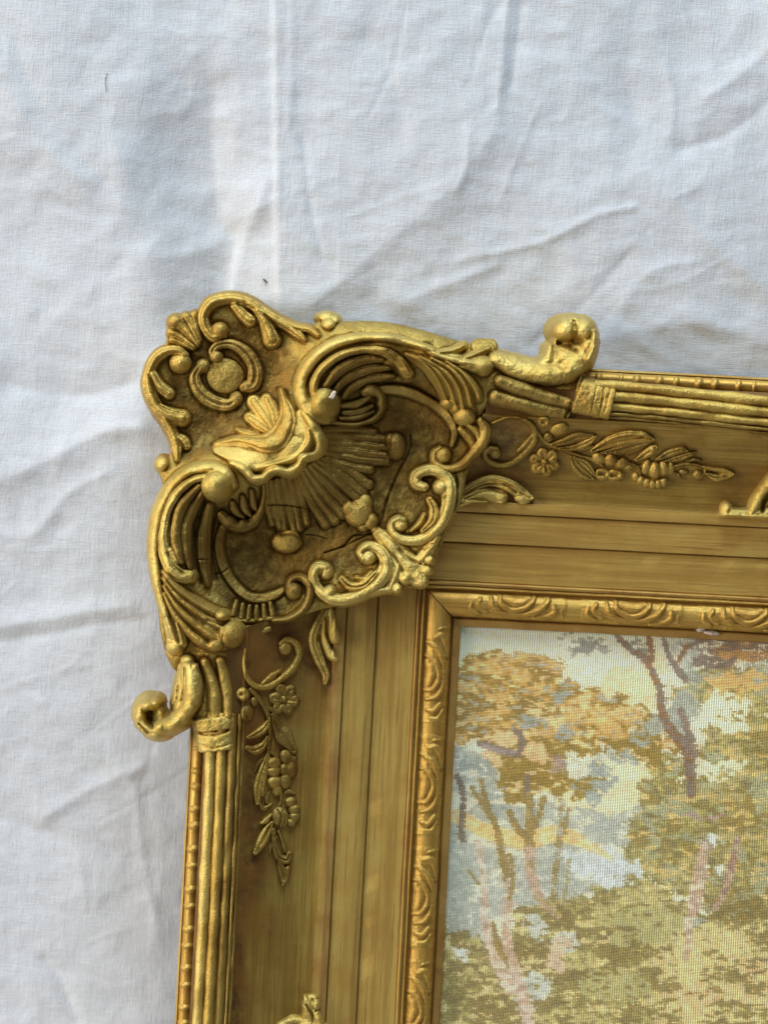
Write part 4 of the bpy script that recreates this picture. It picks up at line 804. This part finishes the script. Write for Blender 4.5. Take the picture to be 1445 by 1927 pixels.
# ------------------------------------------------------------------ carved motifs on the inner moulding
def lunette_mesh(seed):
    r = np.random.default_rng(seed)
    st = 1.2
    s = np.arange(-105, 105, st); d = np.arange(-27, 27, st)        # along, towards the opening
    Sg, Dg = np.meshgrid(s, d); F = np.zeros(Sg.shape)
    def stroke(pts, h):
        nonlocal F
        p = spline([(a + r.uniform(-1.5, 1.5), b + r.uniform(-1, 1), w) for a, b, w in pts], 6); dd, v = path_distance(Sg, Dg, p); u = np.clip(dd / v[:, :, 0], 0, 1); F = np.maximum(F, h * np.sqrt(1 - u * u))
    stroke([(-32, -20, 4.5), (-28, -4, 5), (-8, 7, 5.5), (14, 4, 5.5), (30, -10, 5), (34, -20, 4)], 4.2)
    stroke([(-48, -17, 4), (-44, 2, 5), (-24, 15, 6), (10, 17, 6), (42, 6, 6), (58, -12, 5.5), (60, -20, 4)], 5.0)
    stroke([(-68, -14, 4), (-72, 0, 5.5), (-58, 12, 5)], 3.6); stroke([(-84, -6, 3), (-84, 8, 4.5), (-70, 18, 4)], 2.8)
    stroke([(72, -6, 4.5), (74, 8, 6), (58, 18, 6), (34, 20, 4)], 4.4); stroke([(-20, -16, 8), (4, -10, 10), (24, -18, 7)], 3.2); stroke([(-40, 21, 4), (-26, 22, 4)], 2.4); stroke([(86, 4, 3), (88, 14, 3)], 1.8); stroke([(0, 22, 5), (24, 23, 4)], 2.0)
    F = F + 0.9 * fbm(Sg, Dg, 12, 2, seed)
    dome = np.interp(43 - Dg, SECT[:, 0], SECT[:, 1])
    edge = np.minimum(np.minimum(1 - np.abs(Sg) / 105, 1 - np.abs(Dg) / 27) * 8, 1)
    Z = dome + (F * 1.3 + 0.6) * edge - 2.5 * (1 - edge)
    me = bpy.data.meshes.new('carved_lunette')
    V = np.stack([Sg * K, -Dg * K, Z * K], -1).reshape(-1, 3)
    me.from_pydata(V.tolist(), [], grid_quads(*Sg.shape)[:, ::1].tolist()); me.polygons.foreach_set('use_smooth', [True] * len(me.polygons))
    return me
for side, first, period, count in (('top', 102.0, 221.0, 6), ('left', 92.0, 213.0, 8)):
    shapes = [lunette_mesh(5 + i) for i in range(3)]
    for me in shapes: me.materials.append(MAT['mould_' + side])
    for i in range(count):
        x, y = rail_xy(side, first + i * period, 43.0)
        o = bpy.data.objects.new('carved_lunette', shapes[i % 3]); col.objects.link(o); o.parent = rails[side]
        o.location = frame_verts(x, y, 0.0)[0]
        o.rotation_euler = (0, 0, -ROLL + (0 if side == 'top' else math.pi / 2))

relief('chip', 'plaster', [Bl('B', 318, 640, 15, 24, 1.0, 0, .4), Bl('B', 330, 622, 9, 10, 0.8), Bl('B', 300, 652, 10, 7, 0.8)], corner, base=204.5, seed=90, skirt=4, rough=1.5)
relief('chip', 'plaster', [Bl('P', 1347, 1194, 13, 4, 2.4, 0, .1), Bl('P', 1326, 1189, 8, 3, 1.8)], rails['top'], base='rail', seed=92, skirt=3, rough=1.2, lift=3.0)

# ------------------------------------------------------------------ the woven tapestry
def build_tapestry():
    per = 4.35
    a = np.arange(-10, 700, per); a2 = np.arange(a[-1] + 9, OPEN_W + 10, 9.0)
    pv = 2.9
    b = np.arange(-10, 860, pv); b2 = np.arange(b[-1] + 9, OPEN_H + 10, 9.0)
    A = np.concatenate([a, a2]); B = np.concatenate([b, b2])
    Am = (A[:-1] + A[1:]) / 2; Bm = (B[:-1] + B[1:]) / 2
    Ac, Bc = np.meshgrid(Am, Bm)
    x = SIGHT[0] + UX[0] * Ac + VX[0] * Bc; y = SIGHT[1] + UX[1] * Ac + VX[1] * Bc
    tx = (x - 780) / .46; ty = (y - 1150) / .46
    jit = np.random.default_rng(3)
    jx = tx + 62 * fbm(tx, ty, 60, 3, 201) + jit.uniform(-9, 9, tx.shape); jy = ty + 50 * fbm(tx, ty, 50, 3, 207) + jit.uniform(-4, 4, tx.shape)
    C = np.zeros(tx.shape + (3,)); C[:] = (203, 196, 176)
    n1 = fbm(tx, ty * 1.6, 90, 3, 211) + jit.uniform(-.04, .04, tx.shape); n2 = fbm(tx * 0.7, ty * 1.9, 62, 3, 221) + jit.uniform(-.05, .05, tx.shape); n3 = fbm(tx * 0.6, ty * 1.9, 36, 2, 231) + jit.uniform(-.07, .07, tx.shape)
    n4 = fbm(tx * 0.8, ty * 1.5, 17, 2, 241) * 1.1 + jit.uniform(-.10, .10, tx.shape); n2 = n2 + 0.5 * n4; n3 = n3 + 0.6 * n4
    rib = np.zeros(tx.shape)                                        # -1 sideways ribs, +1 upright ribs
    def put(mask, colr, r=None, k=1.0):
        C[mask] = C[mask] * (1 - k) + np.array(colr) * k
        if r is not None: rib[mask] = r
    def ell(cx, cy, rx, ry): return ((jx - cx) / rx) ** 2 + ((jy - cy) / ry) ** 2 < 1
    def ells(l):
        m = np.zeros(tx.shape, bool)
        for e in l: m |= ell(*e)
        return m
    def line(pts, colr, r=None, colr2=None):
        d, v = path_distance(tx + 5 * jit.uniform(-1, 1, tx.shape), ty, spline(pts, 5)); m = d < v[:, :, 0]
        put(m, colr, r)
        if colr2 is not None: put(m & (n3 > 0.08), colr2)
    # distance: haze, water and far shore
    low = (jy > 560) & (jx < 1010)
    put(low & (n1 > -0.05), (154, 158, 150), 0); put(low & (n1 > 0.3), (176, 178, 170))
    put(ell(900, 340, 130, 100), (213, 190, 152), 0); put(ells([(760, 780, 170, 90), (860, 700, 160, 80)]), (205, 190, 155), 0)
    put(ells([(800, 930, 210, 60), (900, 1090, 180, 60), (700, 1120, 120, 110), (450, 1130, 260, 150), (200, 1130, 90, 260), (560, 900, 330, 90)]) & (n2 > -.35), (156, 161, 154), 0)
    put(ells([(880, 1100, 150, 55), (740, 1060, 130, 60)]), (176, 184, 188), 0)
    line([(180, 860, 30), (330, 930, 34), (470, 960, 36), (600, 930, 34), (720, 980, 22), (820, 1035, 8)], (212, 172, 112), 0, (205, 185, 140))
    # golden tree
    gold = ells([(420, 255, 210, 80), (300, 360, 170, 150), (560, 420, 250, 120), (800, 470, 230, 110), (960, 560, 120, 80), (300, 500, 160, 70), (520, 600, 230, 120), (640, 690, 150, 80), (440, 720, 110, 70), (250, 280, 90, 100), (720, 350, 70, 40)])
    gold &= ~ells([(700, 640, 60, 50), (230, 600, 60, 60)])
    put(gold, (176, 138, 72), -1); put(gold & (n2 > 0.12), (200, 160, 98)); put(gold & (n2 < -0.1), (140, 112, 48)); put(gold & (n1 < -0.12) & (jy > 380), (132, 108, 46)); put(gold & (n3 > 0.30), (212, 180, 132)); put(gold & (n3 < -0.42), (150, 150, 138))
    put(gold & (jy > 540) & (n3 < .2), (136, 112, 46))
    put(ells([(610, 340, 40, 40), (640, 500, 44, 44), (760, 700, 60, 70), (730, 760, 50, 60), (470, 480, 60, 34), (330, 800, 50, 70), (250, 680, 70, 60), (880, 620, 60, 40), (940, 530, 50, 40)]) & (n3 > -.15), (140, 148, 146))
    put(ells([(350, 540, 60, 34), (500, 590, 46, 36), (340, 620, 60, 26)]), (205, 168, 122)); put(ells([(600, 640, 40, 40)]), (150, 128, 118))
    # right-hand trees
    green = ells([(1330, 340, 230, 110), (1150, 360, 110, 60), (1380, 560, 190, 120), (1200, 760, 280, 90), (1380, 740, 190, 140), (1050, 800, 120, 60), (1000, 880, 110, 50), (1150, 930, 280, 110), (1000, 1000, 130, 50), (1200, 1080, 260, 120), (1350, 1000, 200, 300), (880, 1190, 150, 60), (1050, 660, 90, 40)])
    green |= (tx > 1480) & (ty > 250)
    put(green, (140, 132, 78), 1); put(green & (n2 > .14), (165, 152, 98)); put(green & (n2 < -.12), (134, 116, 60), -1); put(green & (n1 > .2), (150, 150, 118)); put(green & (n3 > .36), (200, 168, 104)); put(green & (n3 < -.4), (126, 114, 72))
    put(ell(1280, 430, 110, 90) & (n2 > -.2), (208, 198, 172), 0); put(ells([(1390, 290, 130, 36), (1260, 310, 60, 30)]), (200, 158, 94), -1); put(ells([(1110, 430, 60, 90), (1030, 470, 60, 50)]), (146, 150, 140), 0)
    put(ells([(1300, 640, 90, 22), (1210, 690, 90, 24)]), (205, 196, 165), 0); put(ells([(1440, 260, 80, 40), (1190, 270, 90, 50)]) & (n3 > -.1), (150, 154, 142))
    # dark leaves along the top
    put(ells([(1400, 130, 220, 90), (1240, 200, 90, 60), (1160, 130, 60, 50)]) & (n3 > -.3), (124, 108, 98), -1); put(ells([(1380, 160, 140, 60)]) & (n2 > .05), (176, 132, 76)); put(ells([(1120, 170, 60, 80), (1180, 140, 50, 60)]) & (n2 > 0), (165, 168, 160))
    put(ells([(720, 140, 90, 34), (690, 175, 50, 26), (790, 160, 40, 22), (600, 105, 40, 14), (930, 150, 40, 40)]) & (n3 > -.25), (126, 128, 122), 0); put(ell(1010, 210, 44, 70), (208, 184, 150), 0)
    # foreground bushes
    fg = (jy > 1240 + 40 * np.sin(tx / 150.0)) | ells([(300, 1440, 200, 110), (650, 1330, 260, 90), (900, 1270, 240, 110)])
    fg &= ~(ells([(200, 1230, 110, 110), (330, 1280, 60, 130)]))
    put(fg, (146, 138, 84), 1); put(fg & (n2 > .1), (172, 160, 106)); put(fg & (n2 < -.1), (132, 118, 70), -1); put(fg & (n1 < -.16), (130, 114, 68)); put(fg & (n3 > .34), (205, 182, 128)); put(fg & (n3 < -.42), (122, 108, 70))
    put(fg & (jx > 1000) & (jy > 1330) & (n2 > -.02), (196, 176, 124), 1); put(ells([(1200, 1290, 120, 20), (880, 1420, 180, 40), (1380, 1250, 120, 60)]) & (n3 > -.2), (128, 112, 62), -1); put(ells([(960, 1310, 160, 90), (800, 1560, 160, 60)]) & (n3 > -.15), (164, 158, 108), 1)
    put(ells([(500, 1325, 56, 36), (620, 1390, 66, 36), (500, 1560, 70, 60), (450, 1640, 50, 60)]) & (n3 > -.2), (172, 178, 172), 0); put(ells([(195, 1455, 48, 44)]) & (n3 > -.1), (205, 196, 196), 0)
    put(ells([(600, 1440, 40, 66)]), (182, 160, 138), 0); put(ells([(1250, 1075, 26, 24), (1245, 975, 26, 18)]), (200, 202, 198), 0); put(ells([(1160, 860, 36, 16), (1230, 860, 30, 14), (1215, 990, 20, 16)]), (150, 128, 128), 0); put(ells([(1190, 1305, 50, 16)]), (150, 156, 146), 0)
    put(ells([(1420, 1620, 60, 40), (1380, 1480, 80, 40), (1150, 1600, 100, 40)]) & (n3 > 0), (212, 170, 126), 1)
    # trunks and branches
    br, gy, pk, pl, ol = (128, 94, 62), (118, 104, 96), (168, 142, 124), (190, 174, 160), (136, 114, 62)
    line([(840, 110, 12), (900, 165, 13), (960, 215, 14), (1015, 320, 16), (1035, 450, 18), (1120, 570, 24), (1145, 660, 24), (1148, 770, 18)], gy, -1, br); line([(970, 110, 12), (985, 170, 13), (980, 230, 12)], br, -1)
    line([(1035, 120, 10), (1060, 200, 14), (1125, 290, 16)], gy, -1); line([(1130, 150, 9), (1100, 210, 9)], br, -1); line([(1105, 420, 14), (1140, 520, 17), (1160, 600, 18)], gy, -1, (130, 110, 100)); line([(1190, 220, 8), (1260, 240, 10), (1330, 200, 8)], gy, -1)
    line([(270, 555, 14), (350, 580, 15), (420, 600, 15)], gy, -1, (140, 130, 132)); line([(420, 500, 12), (450, 540, 14), (440, 600, 14)], gy, -1); line([(450, 490, 9), (510, 480, 8)], (150, 152, 156)); line([(470, 690, 11), (472, 770, 11)], gy, -1)
    line([(180, 690, 12), (205, 790, 12), (195, 920, 14), (205, 960, 10)], (112, 98, 84), -1); line([(240, 740, 9), (290, 820, 12), (340, 900, 15), (370, 1040, 18), (395, 1140, 18)], ol, -1); line([(275, 710, 8), (310, 830, 11)], ol, -1); line([(395, 840, 12), (430, 910, 14), (475, 950, 14)], ol, -1)
    line([(395, 1130, 16), (390, 1240, 20), (385, 1380, 22), (420, 1500, 24), (450, 1600, 28), (475, 1720, 28)], pk, 0, pl); line([(265, 960, 10), (285, 1090, 13), (292, 1210, 17), (300, 1330, 20), (340, 1450, 26), (400, 1570, 30)], pl, 0, pk); line([(225, 1080, 6), (270, 1140, 7)], ol)
    line([(478, 770, 16), (480, 900, 20), (478, 1000, 20)], ol, -1, (150, 130, 80)); line([(478, 1000, 20), (490, 1110, 22), (530, 1210, 18), (600, 1275, 12)], pk, 0, (150, 130, 84)); line([(540, 780, 10), (520, 850, 12), (490, 910, 14)], ol, -1)
    line([(612, 790, 9), (605, 930, 12), (588, 1080, 13), (580, 1210, 10)], (140, 122, 76), -1, (150, 150, 138)); line([(640, 830, 7), (625, 930, 8)], ol); line([(642, 1040, 7), (635, 1120, 8), (618, 1220, 8)], (150, 138, 104), -1); line([(400, 1020, 7), (410, 1120, 9), (395, 1200, 10)], ol)
    line([(1205, 990, 18), (1185, 1110, 26), (1160, 1230, 26), (1140, 1300, 18), (1130, 1450, 12)], pk, 0, pl); line([(1345, 950, 12), (1320, 1060, 15), (1290, 1170, 15), (1250, 1240, 12)], pk, 0, (140, 110, 104)); line([(330, 1300, 10), (345, 1380, 14), (375, 1450, 12)], ol)
    C = C * (1 + 0.10 * fbm(tx, ty, 14, 2, 251) * 2)[..., None] * (1 + jit.uniform(-.055, .055, tx.shape))[..., None]
    soft = (C + np.roll(C, 1, 0) + np.roll(C, -1, 0) + np.roll(C, 1, 1) + np.roll(C, -1, 1)) / 5
    wide = np.stack([blurred(C[..., k], 5.0) for k in range(3)], -1)
    C = (C * 0.50 + soft * 0.28 + wide * 0.22) * 0.92 + np.array((176, 160, 124)) * 0.08
    C = 172 + (C - 172) * 1.16
    grey = C @ np.array((0.3, 0.59, 0.11)); C = grey[..., None] + (C - grey[..., None]) * 0.84
    lin = np.clip(np.clip(C / 255.0, 0, 1) ** 2.3 * np.array((1.98, 1.88, 1.62)), 0, 0.98)
    # each stitch a small mound of four faces, the darker binding threads sunk between
    nb, na = tx.shape
    gx = np.empty(2 * na + 1); gx[0::2] = A; gx[1::2] = Am; gyy = np.empty(2 * nb + 1); gyy[0::2] = B; gyy[1::2] = Bm
    GX, GY = np.meshgrid(gx, gyy); GX = GX + 0.5 * fbm(GX, GY, 30, 2, 261); GY = GY + 1.6 * fbm(GX, GY, 60, 2, 263)
    Z = np.zeros(GX.shape); col4 = np.ones(GX.shape + (4,))
    ii = np.minimum(np.arange(2 * nb + 1) // 2, nb - 1); jj = np.minimum(np.arange(2 * na + 1) // 2, na - 1)
    cell = lin[ii][:, jj]; rb = rib[ii][:, jj]
    er = (np.arange(2 * nb + 1) % 2 == 0)[:, None]; ec = (np.arange(2 * na + 1) % 2 == 0)[None, :]
    row_dark = np.where(rb < 0, 0.40, np.where(rb > 0, 0.80, 0.84)); col_dark = np.where(rb < 0, 0.86, np.where(rb > 0, 0.42, 0.48))
    fac = np.where(er, row_dark, 1.12) * np.where(ec, col_dark, 1.12)
    binder = np.array([0.15, 0.125, 0.085])
    mixd = np.clip(1 - fac, 0, 1)[..., None]
    col4[..., :3] = cell * np.minimum(fac, 1.15)[..., None] * (1 - mixd * .35) + binder * mixd * .22
    Z = 33.0 + 1.0 * (~er & ~ec) + 0.6 * (~er ^ ~ec) + 0.5 * fbm(GX, GY, 120, 2, 271)
    X = SIGHT[0] + UX[0] * GX + VX[0] * GY; Y = SIGHT[1] + UX[1] * GX + VX[1] * GY
    v = (to_local(X, Y, Z) - ORIGIN).reshape(-1, 3)
    o = link_mesh('tapestry', v, grid_quads(*X.shape), MAT['thread'], None, False, colours=np.clip(col4, 0, 1).reshape(-1, 4))
    o.matrix_world = M
    o['label'] = 'woven tapestry of golden trees by pale water set inside the frame'; o['category'] = 'tapestry'
    return o
build_tapestry()

# ------------------------------------------------------------------ stray hair and lint on the sheet
def strand(name, pts, r, label):
    """a fine fibre lying on the cloth, given by places beside the frame"""
    base = np.array(place(CX, CY, -100.0)); n = len(pts); V = []; Q = []
    P = spline(pts, 5)
    for i, (x, y) in enumerate(P):
        p = np.array(place(x, y, 0.0)); p[1] = WALL_Y - (sheet_relief(np.array([float(x)]), np.array([float(y)]))[0].clip(-60, 60) + 1.3) * K
        for k in range(6):
            a = k * math.pi / 3; V.append(p + np.array([math.cos(a) * r * K, math.sin(a) * r * K, 0]))
    for i in range(len(P) - 1):
        for k in range(6): Q.append((i * 6 + k, i * 6 + (k + 1) % 6, (i + 1) * 6 + (k + 1) % 6, (i + 1) * 6 + k))
    o = link_mesh(name, V, Q, MAT['hair']); o['label'] = label; o['category'] = 'fibre'
strand('hair', [(194, 122), (191, 138), (193, 158)], 0.45, 'short thin dark hair clinging to the white sheet')
strand('lint_speck', [(491, 516), (494, 520), (497, 524)], 1.9, 'tiny dark lint speck on the sheet above the cartouche')
